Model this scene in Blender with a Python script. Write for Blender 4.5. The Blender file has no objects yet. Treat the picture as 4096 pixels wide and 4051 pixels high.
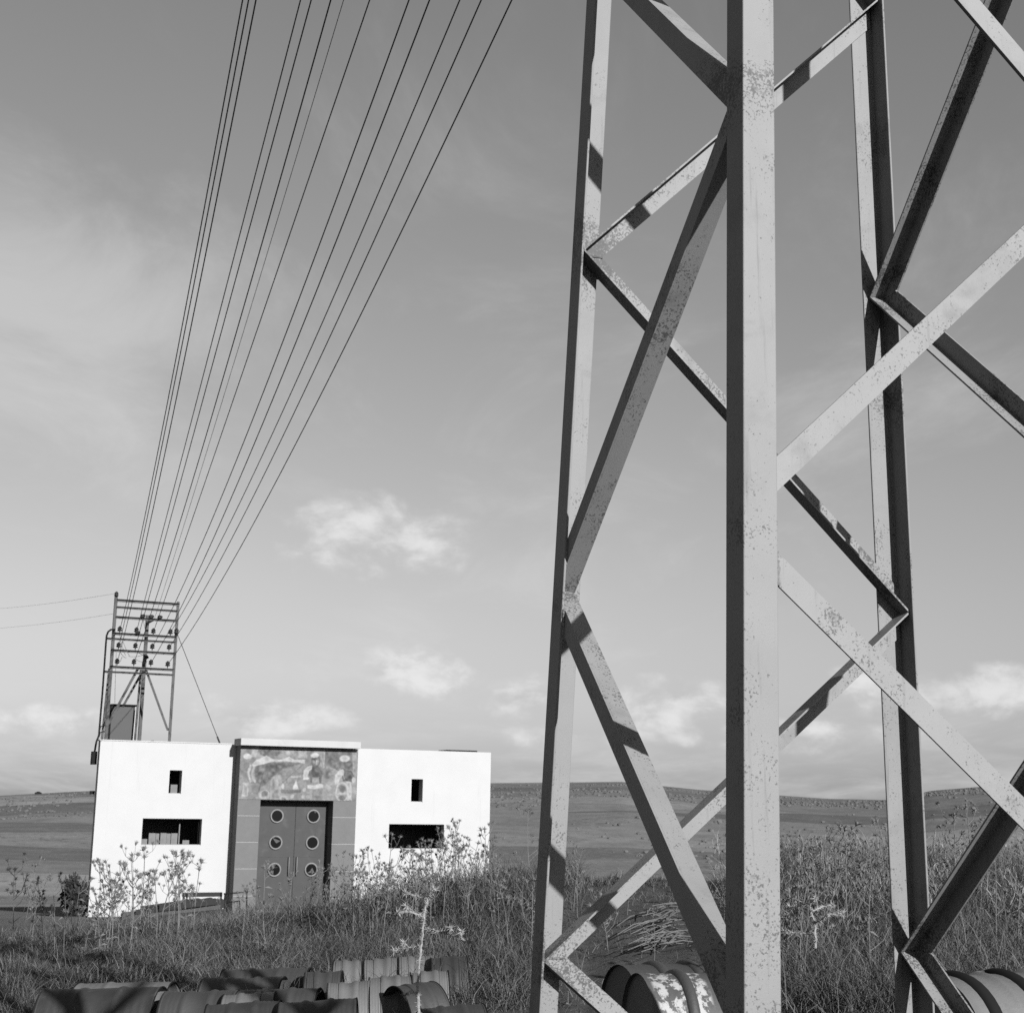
import bpy, bmesh, math, random
import numpy as np
from mathutils import Vector, Matrix

random.seed(7)
rng = np.random.default_rng(11)
scene = bpy.context.scene
COL = scene.collection
R = math.radians

# ------------------------------------------------------------------ camera
FPX, PITCH, ROLL = 5703.23, 0.203151, 0.016457     # focal length in photo pixels, radians
cam = bpy.data.cameras.new('camera')
camo = bpy.data.objects.new('camera', cam)
COL.objects.link(camo)
cam.sensor_fit = 'HORIZONTAL'
cam.sensor_width = 56.0
cam.lens = 56.0 * FPX / 4096.0
cam.clip_start = 0.1
cam.clip_end = 20000
_r = Vector((1, 0, 0)); _u = Vector((0, -math.sin(PITCH), math.cos(PITCH))); _f = Vector((0, math.cos(PITCH), math.sin(PITCH)))
_r2 = _r * math.cos(ROLL) + _u * math.sin(ROLL); _u2 = -_r * math.sin(ROLL) + _u * math.cos(ROLL)
camo.matrix_world = Matrix(((_r2.x, _u2.x, -_f.x, 0), (_r2.y, _u2.y, -_f.y, 0), (_r2.z, _u2.z, -_f.z, 0), (0, 0, 0, 1)))
cam.dof.use_dof = True
cam.dof.focus_distance = 6.5
cam.dof.aperture_fstop = 20.0
scene.camera = camo

def at(px, py, d):
    """World point seen at photo pixel (px, py) whose forward distance y is d."""
    X = px - 2048.0; Y = py - 2025.5
    ix = X * math.cos(ROLL) + Y * math.sin(ROLL); iy = -X * math.sin(ROLL) + Y * math.cos(ROLL)
    xc = ix / FPX; uc = -iy / FPX
    v = Vector((xc, math.cos(PITCH) - uc * math.sin(PITCH), math.sin(PITCH) + uc * math.cos(PITCH)))
    return v * (d / v.y)

# ------------------------------------------------------------------ world / sky
SUN_AZ, SUN_EL = R(32.9), R(21.7)      # the sun stands behind the camera, to the right
SUN_DIR = Vector((math.sin(SUN_AZ) * math.cos(SUN_EL), -math.cos(SUN_AZ) * math.cos(SUN_EL), math.sin(SUN_EL)))
world = bpy.data.worlds.new('World')
scene.world = world
world.use_nodes = True
wt = world.node_tree
wt.nodes.clear()

class G:
    """tiny node-graph helper"""
    def __init__(s, tree): s.t = tree
    def n(s, typ, **kw):
        nd = s.t.nodes.new(typ)
        for k, v in kw.items(): setattr(nd, k, v)
        return nd
    def link(s, a, b): s.t.links.new(a, b)
    def val(s, sock, v):
        if hasattr(v, 'is_linked') or isinstance(v, bpy.types.NodeSocket): s.link(v, sock)
        else: sock.default_value = v
    def m(s, op, a, b=0.0, c=0.0, clamp=False):
        nd = s.n('ShaderNodeMath', operation=op); nd.use_clamp = clamp
        s.val(nd.inputs[0], a); s.val(nd.inputs[1], b); s.val(nd.inputs[2], c)
        return nd.outputs[0]
    def smooth(s, x, lo, hi, a=0.0, b=1.0):
        nd = s.n('ShaderNodeMapRange', interpolation_type='SMOOTHSTEP')
        s.val(nd.inputs[0], x); s.val(nd.inputs[1], lo); s.val(nd.inputs[2], hi); s.val(nd.inputs[3], a); s.val(nd.inputs[4], b)
        return nd.outputs[0]
    def mix(s, f, a, b):
        nd = s.n('ShaderNodeMix', data_type='FLOAT')
        s.val(nd.inputs[0], f); s.val(nd.inputs[2], a); s.val(nd.inputs[3], b)
        return nd.outputs[0]
    def noise(s, vec, scale, detail=4.0, rough=0.55, dist=0.0):
        nd = s.n('ShaderNodeTexNoise'); s.link(vec, nd.inputs['Vector'])
        nd.inputs['Scale'].default_value = scale; nd.inputs['Detail'].default_value = detail
        nd.inputs['Roughness'].default_value = rough; nd.inputs['Distortion'].default_value = dist
        return nd.outputs[0]
    def comb(s, x, y, z):
        nd = s.n('ShaderNodeCombineXYZ'); s.val(nd.inputs[0], x); s.val(nd.inputs[1], y); s.val(nd.inputs[2], z)
        return nd.outputs[0]
    def sep(s, v):
        nd = s.n('ShaderNodeSeparateXYZ'); s.link(v, nd.inputs[0]); return nd.outputs

g = G(wt)
sky = g.n('ShaderNodeTexSky', sky_type='NISHITA', sun_disc=False)
sky.sun_elevation = SUN_EL
sky.sun_rotation = math.pi - SUN_AZ
sky.altitude = 200; sky.air_density = 1.0; sky.dust_density = 0.9; sky.ozone_density = 1.0
sepc = g.n('ShaderNodeSeparateColor'); g.link(sky.outputs[0], sepc.inputs[0])
# black-and-white film : most sensitive to the blue of the sky
lum = g.m('ADD', g.m('MULTIPLY', sepc.outputs[0], 0.10), g.m('ADD', g.m('MULTIPLY', sepc.outputs[1], 0.30), g.m('MULTIPLY', sepc.outputs[2], 0.50)))
tc = g.n('ShaderNodeTexCoord')
d3 = g.sep(tc.outputs['Generated'])
az = g.m('ARCTAN2', d3[0], d3[1]); el = g.m('ARCSINE', d3[2])
zz = g.m('MAXIMUM', d3[2], -0.08)
# thin high cirrus on a flat layer, drawn out by the wind
pl = g.comb(g.m('DIVIDE', d3[0], g.m('ADD', zz, 0.12)), g.m('MULTIPLY', g.m('DIVIDE', d3[1], g.m('ADD', zz, 0.12)), 0.55), 0.0)
cirn = g.m('ADD', g.m('MULTIPLY', g.noise(pl, 2.3, 8.0, 0.64, 0.55), 0.62), g.m('MULTIPLY', g.noise(pl, 0.75, 2.0, 0.5, 0.3), 0.55))
veil = g.m('SUBTRACT', 1.0, g.m('SQRT', g.m('ADD', g.m('POWER', g.m('DIVIDE', g.m('SUBTRACT', az, R(-20.0)), R(13.0)), 2.0), g.m('POWER', g.m('DIVIDE', g.m('SUBTRACT', el, R(19.0)), R(7.5)), 2.0))))
cir = g.smooth(g.m('ADD', cirn, g.m('MULTIPLY', g.m('MAXIMUM', veil, 0.0), 0.30)), 0.56, 0.86)
# low cumulus: heaps near the horizon
dirw = g.comb(az, g.m('MULTIPLY', el, 1.6), 0.0)
puff = g.noise(dirw, 20.0, 8.0, 0.58, 0.15)
def heap(a, e, sa, se):
    q = g.m('SQRT', g.m('ADD', g.m('POWER', g.m('DIVIDE', g.m('SUBTRACT', az, R(a)), R(sa)), 2.0), g.m('POWER', g.m('DIVIDE', g.m('SUBTRACT', el, R(e)), R(se)), 2.0)))
    return g.m('SUBTRACT', 1.0, q)
heaps = None
for a, e, sa, se in ((-5.4, 10.2, 4.8, 2.1), (-3.8, 4.9, 3.4, 1.35), (6.6, 3.8, 3.4, 1.5), (14.8, 4.4, 2.8, 1.4), (18.8, 4.3, 2.6, 1.4), (0.6, 4.0, 2.2, 1.1), (-9.5, 3.0, 3.8, 1.1),
                     (-17.5, 2.7, 3.0, 0.9), (11.0, 2.6, 6.0, 0.9), (3.0, 2.5, 4.0, 0.7), (34, 5, 7, 2), (-37, 4, 8, 1.8), (70, 5, 9, 2), (-75, 6, 9, 2.4), (130, 5, 9, 2), (-140, 4, 10, 2)):
    h = heap(a, e, sa, se)
    heaps = h if heaps is None else g.m('MAXIMUM', heaps, h)
cum = g.smooth(g.m('ADD', heaps, g.m('MULTIPLY', g.m('SUBTRACT', puff, 0.5), 1.7)), 0.10, 0.80)
band = g.smooth(g.m('MULTIPLY', g.noise(g.comb(az, g.m('MULTIPLY', el, 5.0), 3.0), 7.0, 5.0, 0.6, 0.3), g.smooth(el, R(9.0), R(1.0))), 0.42, 0.75)
lum = g.mix(g.m('MULTIPLY', cir, 0.46), lum, 7.4)
lum = g.mix(g.m('MULTIPLY', band, 0.45), lum, 7.2)
lum = g.mix(g.m('MULTIPLY', cum, 0.66), lum, g.m('ADD', 5.3, g.m('MULTIPLY', g.smooth(puff, 0.36, 0.64), 3.6)))
gray = g.comb(lum, lum, lum)
bg = g.n('ShaderNodeBackground'); g.link(gray, bg.inputs[0]); bg.inputs[1].default_value = 0.050
wo = g.n('ShaderNodeOutputWorld'); g.link(bg.outputs[0], wo.inputs[0])

sun = bpy.data.lights.new('sun', 'SUN'); sun.energy = 5.0; sun.angle = R(0.53); sun.color = (1.0, 1.0, 1.0)
suno = bpy.data.objects.new('sun', sun); COL.objects.link(suno)
suno.rotation_euler = (-SUN_DIR).to_track_quat('-Z', 'Y').to_euler()

scene.view_settings.view_transform = 'Standard'
scene.view_settings.look = 'None'
scene.view_settings.exposure = 1.0
scene.view_settings.gamma = 1.0
scene.view_settings.use_curve_mapping = False
scene.cycles.use_denoising = False
scene.cycles.max_bounces = 6
scene.cycles.diffuse_bounces = 3
scene.cycles.transparent_max_bounces = 6

# ------------------------------------------------------------------ materials (black and white photograph: all greys)
def grey(v): return (v, v, v, 1.0)
ALB = 0.5
def material(name, base, var=0.15, scale=6.0, rough=0.8, bump=0.0, bscale=60.0, specks=None, stains=None, streak=None, spec=0.3, attr=None, metal=0.0):
    base = base * ALB
    if stains: stains = stains[:-1] + (stains[-1] * ALB,)
    if streak: streak = streak[:-1] + (streak[-1] * ALB,)
    if specks: specks = specks[:-1] + (specks[-1] * ALB,)
    m = bpy.data.materials.new(name); m.use_nodes = True
    t = m.node_tree; q = G(t); b = t.nodes['Principled BSDF']
    tcn = q.n('ShaderNodeTexCoord'); co = tcn.outputs['Object']
    f = q.noise(co, scale, 5.0, 0.6)
    v = q.m('MULTIPLY', base, q.m('ADD', 1.0 - var, q.m('MULTIPLY', f, 2 * var)))
    if attr:
        an = q.n('ShaderNodeAttribute', attribute_name=attr)
        v = q.m('MULTIPLY', v, an.outputs['Fac'])
    if stains:      # (scale, lo, hi, value)
        sn = q.smooth(q.noise(co, stains[0], 6.0, 0.65, 0.4), stains[1], stains[2])
        v = q.mix(sn, v, stains[3])
    if streak:      # vertical runs (xy scale, z scale, lo, hi, value)
        mp = q.n('ShaderNodeMapping'); q.link(co, mp.inputs[0]); mp.inputs['Scale'].default_value = (streak[0], streak[0], streak[1])
        sn = q.smooth(q.noise(mp.outputs[0], 1.0, 5.0, 0.6), streak[2], streak[3])
        v = q.mix(sn, v, streak[4])
    if specks:      # (scale, patch scale, lo, hi, value)
        s1 = q.smooth(q.noise(co, specks[0], 4.0, 0.7), specks[2], specks[2] + 0.06)
        s2 = q.smooth(q.noise(co, specks[1], 4.0, 0.65), specks[3], specks[3] + 0.14)
        sn = q.m('MULTIPLY', s1, s2)
        v = q.mix(sn, v, specks[4])
    q.link(q.comb(v, v, v), b.inputs['Base Color'])
    b.inputs['Roughness'].default_value = rough
    b.inputs['Specular IOR Level'].default_value = spec
    b.inputs['Metallic'].default_value = metal
    if bump > 0:
        bn = q.n('ShaderNodeBump'); bn.inputs['Strength'].default_value = bump; bn.inputs['Distance'].default_value = 0.01
        q.link(q.noise(co, bscale, 5.0, 0.65), bn.inputs['Height']); q.link(bn.outputs[0], b.inputs['Normal'])
    return m

M = {}
M['steel'] = material('painted_steel', 0.262, 0.13, 5.0, 0.62, 0.12, 220.0, stains=(3.1, 0.54, 0.86, 0.13), streak=(42.0, 1.6, 0.57, 0.88, 0.12))
def rust_on(m, z0, pitch, more):
    t = m.node_tree; q = G(t); bs = t.nodes['Principled BSDF']
    v = q.sep(bs.inputs['Base Color'].links[0].from_socket)[0]
    geo = q.n('ShaderNodeNewGeometry').outputs['Position']
    zz_ = q.sep(geo)[2]
    fr = q.m('ABSOLUTE', q.m('SUBTRACT', q.m('FRACT', q.m('ADD', q.m('DIVIDE', q.m('SUBTRACT', zz_, z0), pitch), 0.5)), 0.5))   # 0 at the joints
    joint = q.smooth(fr, 0.16, 0.02)
    patch = q.m('ADD', q.noise(geo, 2.6, 5.0, 0.68, 0.4), q.m('MULTIPLY', joint, 0.10))
    speck = q.smooth(q.m('ADD', q.noise(geo, 105.0, 3.0, 0.65), q.m('MULTIPLY', q.m('SUBTRACT', patch, 0.585 - more), 0.9)), 0.56, 0.64)
    scab = q.smooth(q.m('ADD', q.noise(geo, 26.0, 6.0, 0.72), q.m('MULTIPLY', q.m('SUBTRACT', patch, 0.590 - more), 1.15)), 0.62, 0.74)
    v = q.mix(q.m('MULTIPLY', scab, 0.75), v, 0.05)
    v = q.mix(q.m('MULTIPLY', speck, 0.85), v, 0.035)
    q.link(q.comb(v, v, v), bs.inputs['Base Color'])
M['steel_brace'] = material('painted_brace_steel', 0.285, 0.16, 4.0, 0.62, 0.12, 220.0, stains=(3.1, 0.52, 0.84, 0.14), streak=(42.0, 1.6, 0.57, 0.88, 0.14))
rust_on(M['steel'], -0.62, 1.487, 0.0)
rust_on(M['steel_brace'], -0.62, 1.487, 0.055)
M['steel_dark'] = material('weathered_steel', 0.08, 0.35, 5.0, 0.7, 0.0, stains=(3.0, 0.5, 0.62, 0.03))
M['insulator'] = material('glazed_porcelain', 0.025, 0.1, 5.0, 0.5, spec=0.15)
M['cabinet'] = material('cabinet_paint', 0.055, 0.15, 4.0, 0.6)
M['black'] = material('tarred_iron', 0.016, 0.2, 8.0, 0.8, spec=0.08)
M['wire'] = material('weathered_wire', 0.03, 0.2, 4.0, 0.6)
M['lime'] = material('limewashed_wall', 0.56, 0.07, 1.3, 0.9, 0.3, 22.0, stains=(0.9, 0.60, 0.85, 0.47), streak=(5.0, 0.35, 0.60, 0.85, 0.45))
M['stone'] = material('dressed_stone', 0.17, 0.14, 5.0, 0.9, 0.25, 60.0)
M['mortar'] = material('pale_mortar', 0.34, 0.1, 9.0, 0.9)
M['slab'] = material('concrete_slab', 0.50, 0.12, 2.5, 0.9, 0.2, 30.0, stains=(3.0, 0.6, 0.8, 0.42))
M['door'] = material('door_paint', 0.045, 0.3, 3.5, 0.65, stains=(2.6, 0.52, 0.8, 0.08), streak=(9.0, 1.2, 0.58, 0.8, 0.028))
M['ring'] = material('porthole_ring_paint', 0.21, 0.35, 7.0, 0.6, stains=(5.0, 0.55, 0.75, 0.12))
M['glass_dark'] = material('dark_glass', 0.006, 0.1, 6.0, 0.22, spec=0.12)
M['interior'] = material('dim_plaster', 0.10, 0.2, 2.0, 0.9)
M['board'] = material('rough_board', 0.20, 0.3, 9.0, 0.85)
M['roof'] = material('roof_felt', 0.12, 0.2, 3.0, 0.9)
M['rust'] = material('rusty_sheet', 0.045, 0.45, 6.0, 0.6, 0.3, 60.0, stains=(4.0, 0.55, 0.75, 0.10))
M['rust_mid'] = material('worn_drum_paint', 0.062, 0.3, 4.0, 0.6, 0.3, 60.0, stains=(5.0, 0.55, 0.75, 0.07))
M['tin'] = material('pale_dusty_drum', 0.165, 0.25, 4.0, 0.6, 0.3, 60.0, stains=(6.0, 0.58, 0.78, 0.12))
M['peel'] = material('peeling_white_paint', 0.095, 0.3, 6.0, 0.65, 0.3, 60.0)
M['bark'] = material('bark', 0.028, 0.3, 20.0, 0.9)
M['leaf_dark'] = material('dark_leaf', 0.03, 0.35, 9.0, 0.8)
M['thistle'] = material('dry_thistle', 0.18, 0.3, 14.0, 0.85)
M['pale_thistle'] = material('pale_thistle', 0.38, 0.25, 14.0, 0.8)
M['straw'] = material('dry_straw', 0.15, 0.35, 12.0, 0.85)
M['blade'] = material('dry_grass', 1.0, 0.3, 2.2, 0.9, attr='tone')
M['scrub'] = material('hill_scrub', 0.15, 0.4, 0.01, 0.9)

# ------------------------------------------------------------------ mesh helpers
def tube_geo(V, F, pts, rad, n=6, cap=True):
    pts = [Vector(p) for p in pts]
    k = len(pts)
    rads = rad if isinstance(rad, (list, tuple)) else [rad] * k
    base = len(V)
    ref = None
    for i, p in enumerate(pts):
        t = (pts[min(i + 1, k - 1)] - pts[max(i - 1, 0)]).normalized()
        if ref is None:
            ref = t.orthogonal().normalized()
        else:
            ref = (ref - t * ref.dot(t))
            ref = ref.normalized() if ref.length > 1e-6 else t.orthogonal().normalized()
        b = t.cross(ref)
        for j in range(n):
            a = 2 * math.pi * j / n
            V.append(p + (ref * math.cos(a) + b * math.sin(a)) * rads[i])
    for i in range(k - 1):
        for j in range(n):
            a = base + i * n + j; b2 = base + i * n + (j + 1) % n
            F.append((a, b2, b2 + n, a + n))
    if cap:
        F.append(tuple(base + j for j in reversed(range(n))))
        F.append(tuple(base + (k - 1) * n + j for j in range(n)))

def box_geo(V, F, o, ax, ay, az_):
    """box from corner o along three edge vectors"""
    o, ax, ay, az_ = Vector(o), Vector(ax), Vector(ay), Vector(az_)
    b = len(V)
    for k in (0, 1):
        for j in (0, 1):
            for i in (0, 1):
                V.append(o + ax * i + ay * j + az_ * k)
    fs = [(0, 2, 3, 1), (4, 5, 7, 6), (0, 1, 5, 4), (2, 6, 7, 3), (0, 4, 6, 2), (1, 3, 7, 5)]
    if ax.cross(ay).dot(az_) < 0: fs = [tuple(reversed(f)) for f in fs]
    F += [tuple(b + i for i in f) for f in fs]

def prism_geo(V, F, poly, ext):
    """polygon (3D points) extruded by the vector ext"""
    poly = [Vector(p) for p in poly]; ext = Vector(ext)
    nrm = Vector((0, 0, 0))
    for i in range(len(poly)):
        nrm += poly[i].cross(poly[(i + 1) % len(poly)])
    if nrm.dot(ext) > 0: poly = poly[::-1]
    b = len(V); n = len(poly)
    V += poly; V += [p + ext for p in poly]
    F.append(tuple(range(b, b + n)))
    F.append(tuple(range(b + 2 * n - 1, b + n - 1, -1)))
    for i in range(n):
        j = (i + 1) % n
        F.append((b + i, b + n + i, b + n + j, b + j))

def make(name, V, F, mat, parent=None, origin=None, smooth=False, bevel=0.0, seg=2):
    me = bpy.data.meshes.new(name)
    o0 = Vector(origin) if origin is not None else Vector((0, 0, 0))
    me.from_pydata([tuple(Vector(v) - o0) for v in V], [], F)
    me.materials.append(mat)
    if smooth:
        me.polygons.foreach_set('use_smooth', [True] * len(me.polygons))
    me.update()
    o = bpy.data.objects.new(name, me); COL.objects.link(o)
    if parent is not None:
        o.parent = parent
    o.location = o0 - (parent.location if parent is not None and parent.parent is None else Vector((0, 0, 0))) if origin is not None else (Vector((0, 0, 0)) - parent_offset(parent))
    if bevel > 0:
        md = o.modifiers.new('bevel', 'BEVEL'); md.width = bevel; md.segments = seg; md.limit_method = 'ANGLE'; md.angle_limit = R(40)
    return o

def parent_offset(p):
    v = Vector((0, 0, 0))
    while p is not None:
        v += p.location; p = p.parent
    return v

def tag(o, label=None, cat=None, group=None, kind=None):
    if label: o['label'] = label
    if cat: o['category'] = cat
    if group: o['group'] = group
    if kind: o['kind'] = kind
    return o

def empty(name, loc, label, cat, group=None):
    o = bpy.data.objects.new(name, None); COL.objects.link(o); o.location = loc
    o.empty_display_size = 0.3
    return tag(o, label, cat, group)

def shade_by_angle(o, deg=40):
    me = o.data
    me.polygons.foreach_set('use_smooth', [True] * len(me.polygons))
    me.set_sharp_from_angle(angle=R(deg))

# ------------------------------------------------------------------ ground
AZK = [-180, -60, -25, -17, -10, -5, -1.5, 3, 6.5, 14, 22, 60, 180]
FLO = [-1.6, -1.75, -1.80, -1.78, -1.75, -1.70, -1.65, -1.58, -1.5, -1.36, -1.30, -1.4, -1.6]
CRE = [-1.9, -2.0, -1.96, -1.80, -1.56, -1.27, -1.08, -0.98, -0.95, -0.92, -0.86, -1.0, -1.9]
SKYK = [-180, -60, -30, -19.3, -16.3, -9, -0.8, 4.5, 7.5, 12.4, 14.7, 16.3, 18.6, 26, 60, 180]
SKYE = [0.3, 0.4, -0.1, -0.14, 0.08, 0.36, 0.66, 0.79, 0.53, 0.26, 0.25, 0.62, 0.83, 0.9, 0.3, 0.3]
def vnoise(x, y, s, seed=0):
    """smooth value noise, numpy"""
    x = np.asarray(x, float) * s; y = np.asarray(y, float) * s
    xi = np.floor(x); yi = np.floor(y); fx = x - xi; fy = y - yi
    fx = fx * fx * (3 - 2 * fx); fy = fy * fy * (3 - 2 * fy)
    def h(a, b):
        v = np.sin(a * 127.1 + b * 311.7 + seed * 74.7) * 43758.5453
        return v - np.floor(v)
    return (h(xi, yi) * (1 - fx) + h(xi + 1, yi) * fx) * (1 - fy) + (h(xi, yi + 1) * (1 - fx) + h(xi + 1, yi + 1) * fx) * fy - 0.5

def ground_z(x, y):
    x = np.asarray(x, float); y = np.asarray(y, float)
    r = np.hypot(x, y) + 1e-9
    a = np.degrees(np.arctan2(x, y))
    fl = np.interp(a, AZK, FLO); cr = np.interp(a, AZK, CRE)
    near = -1.42
    sk = np.interp(a, SKYK, SKYE)
    hs = 1300.0 * np.tan(np.radians(sk)) 
    rb = np.array([0, 5.5, 10.5, 17.5, 23, 40, 60, 150, 350])
    vals = [near + 0 * r, near * 0.7 + fl * 0.3, fl, cr, cr - 0.30, -3.25 + 0 * r, -4.3 + 0 * r, -12.0 + 0 * r, -24.0 + 0 * r]
    z = np.zeros_like(r)
    for i in range(len(rb) - 1):
        t = np.clip((r - rb[i]) / (rb[i + 1] - rb[i]), 0, 1)
        t = t * t * (3 - 2 * t) if i < 4 else t
        w = (r >= rb[i]) & (r < rb[i + 1])
        z = np.where(w, vals[i] * (1 - t) + vals[i + 1] * t, z)
    t = np.clip((r - 350) / 950.0, 0, 1)
    up = -24 + (hs + 24) * (0.35 * t + 0.65 * t * t * (3 - 2 * t)) 
    up = up + (vnoise(x, y, 1 / 140.0, 3) * 5 + vnoise(x, y, 1 / 60.0, 4) * 2) * np.clip(np.minimum(t, 1 - t) * 5, 0, 1)
    far = hs - (r - 1300) * 0.03
    z = np.where(r >= 350, np.where(r < 1300, up, far), z)
    z = z + (vnoise(x, y, 0.9, 1) * 0.16 + vnoise(x, y, 2.7, 2) * 0.11 + vnoise(x, y, 5.5, 12) * 0.05) * np.clip((r - 4) / 3, 0, 1) * np.clip((34 - r) / 5, 0, 1) * np.where(a < 3, np.clip((r - 13.0) / 2.5, 0.12, 1), 0.7)
    return z
def gz(x, y): return float(ground_z(np.array([x]), np.array([y]))[0])

radii = np.concatenate([np.linspace(0.8, 30, 120), np.geomspace(30.6, 350, 50)[0:], np.linspace(362, 1290, 80), [1297, 1300, 1310, 1350, 1500, 2000, 3000, 6000]])
azs = np.radians(np.concatenate([np.arange(-180, -30, 5.0), np.arange(-30, 30, 0.25), np.arange(30, 180, 5.0)]))
RR, AA = np.meshgrid(radii, azs, indexing='ij')
gx = (RR * np.sin(AA)).ravel(); gy = (RR * np.cos(AA)).ravel(); gzv = ground_z(gx, gy)
nA = len(azs); nR = len(radii)
idx = np.arange(nR * nA).reshape(nR, nA)
q0 = idx[:-1, :]; q1 = idx[1:, :]
faces = np.stack([q0, np.roll(q0, -1, 1), np.roll(q1, -1, 1), q1], -1).reshape(-1, 4)[:, ::-1]
me = bpy.data.meshes.new('ground')
verts = np.concatenate([np.stack([gx, gy, gzv], 1), [[0, 0, gz(0, 0.01)]]])
me.from_pydata(verts.tolist(), [], faces.tolist() + [(nR * nA, int(idx[0, (j + 1) % nA]), int(idx[0, j])) for j in range(nA)])
me.polygons.foreach_set('use_smooth', [True] * len(me.polygons)); me.update()
ground = bpy.data.objects.new('ground', me); COL.objects.link(ground)
tag(ground, 'dark weedy hillside falling away to ploughed fields and low bare hills', kind='structure')
mg = bpy.data.materials.new('ground_soil_and_fields'); mg.use_nodes = True
q = G(mg.node_tree); b = mg.node_tree.nodes['Principled BSDF']
co = q.n('ShaderNodeTexCoord').outputs['Object']
sx = q.sep(co)
rad = q.m('SQRT', q.m('ADD', q.m('POWER', sx[0], 2.0), q.m('POWER', sx[1], 2.0)))
soil = q.m('MULTIPLY', 0.046, q.m('ADD', 0.45, q.m('MULTIPLY', q.noise(co, 3.0, 6.0, 0.65), 1.1)))
mp = q.n('ShaderNodeMapping'); q.link(co, mp.inputs[0]); mp.inputs['Rotation'].default_value = (0, 0, R(-14)); mp.inputs['Scale'].default_value = (0.0032, 0.0105, 0.0)
wv = q.n('ShaderNodeVectorMath', operation='ADD'); q.link(mp.outputs[0], wv.inputs[0])
wn = q.n('ShaderNodeTexNoise'); q.link(co, wn.inputs['Vector']); wn.inputs['Scale'].default_value = 0.006
wsc = q.n('ShaderNodeVectorMath', operation='SCALE'); q.link(wn.outputs['Color'], wsc.inputs[0]); wsc.inputs['Scale'].default_value = 0.5
q.link(wsc.outputs[0], wv.inputs[1])
vo = q.n('ShaderNodeTexVoronoi'); vo.voronoi_dimensions = '2D'; q.link(wv.outputs[0], vo.inputs['Vector']); vo.inputs['Scale'].default_value = 1.0
cells = q.sep(vo.outputs['Color'])
field = q.m('ADD', 0.075, q.m('MULTIPLY', cells[0], 0.10))
field = q.m('MULTIPLY', field, q.m('ADD', 0.35, q.m('MULTIPLY', q.noise(co, 0.045, 7.0, 0.72), 1.3)))
rough = q.smooth(q.noise(co, 0.22, 6.0, 0.75, 0.3), 0.50, 0.66)        # stony, scrubby patches
field = q.mix(q.m('MULTIPLY', rough, q.smooth(q.noise(co, 0.011, 3.0, 0.6), 0.42, 0.60)), field, 0.055)
pale = q.smooth(q.noise(co, 0.30, 6.0, 0.75, 0.3), 0.56, 0.70)
field = q.mix(q.m('MULTIPLY', pale, 0.55), field, 0.19)
field = q.m('MULTIPLY', field, q.m('ADD', 0.7, q.m('MULTIPLY', q.noise(co, 0.6, 4.0, 0.6), 0.6)))
mid = q.m('MULTIPLY', 0.085, q.m('ADD', 0.4, q.m('MULTIPLY', q.noise(co, 0.25, 6.0, 0.65), 1.2)))
v = q.mix(q.smooth(rad, 24.0, 40.0), soil, mid)
v = q.mix(q.smooth(rad, 110.0, 210.0), v, field)
q.link(q.comb(v, v, v), b.inputs['Base Color']); b.inputs['Roughness'].default_value = 0.95; b.inputs['Specular IOR Level'].default_value = 0.1
bn = q.n('ShaderNodeBump'); bn.inputs['Strength'].default_value = 0.7; bn.inputs['Distance'].default_value = 0.05
q.link(q.noise(co, 9.0, 6.0, 0.7), bn.inputs['Height']); q.link(bn.outputs[0], b.inputs['Normal'])
me.materials.append(mg)

# ------------------------------------------------------------------ near lattice pylon
TH, SIDE, TAP, WL = 0.325723, 1.760941, 0.0359145, 0.12
E1 = Vector((math.cos(TH), math.sin(TH), 0)); E2 = Vector((-math.sin(TH), math.cos(TH), 0))
B0 = Vector((0.701876, 4.312987, 0)); PC = B0 + (E1 + E2) * (SIDE / 2)
QD = {'B': (-1, -1), 'A': (-1, 1), 'D': (1, -1), 'C': (1, 1)}
def corner(n, z):
    h = SIDE / 2 - TAP * z
    return PC + E1 * (QD[n][0] * h) + E2 * (QD[n][1] * h) + Vector((0, 0, z))
pylon = empty('lattice_pylon', Vector((PC.x, PC.y, gz(PC.x, PC.y))), 'tall pale grey lattice steel pylon standing close by on the right', 'pylon')
ZB, ZT = -2.1, 12.3
TL = 0.011
for n in 'BADC':
    a = E1 * -QD[n][0]; c = E2 * -QD[n][1]     # flanges run towards the neighbouring legs
    prof = [(0, 0), (WL, 0), (WL, TL), (TL, TL), (TL, WL), (0, WL)]
    V, F = [], []
    for z in (ZB, ZT):
        for (p1, p2) in prof: V.append(corner(n, z) + a * p1 + c * p2)
    flip = a.cross(c).z < 0
    k = 6
    f0 = tuple(range(k)); f1 = tuple(range(k, 2 * k))
    F.append(f0[::-1] if not flip else f0); F.append(f1 if not flip else f1[::-1])
    for i in range(k):
        j = (i + 1) % k
        fq = (i, j, k + j, k + i)
        F.append(fq if not flip else fq[::-1])
    make('leg', V, F, M['steel'], pylon, bevel=0.004, seg=2)
LEV = [-0.62 + 1.487 * i for i in range(-1, 9)]
FACES = [('A', 'B'), ('B', 'D'), ('D', 'C'), ('C', 'A')]        # (left, right) seen from outside
WD, TD = 0.082, 0.008
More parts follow.
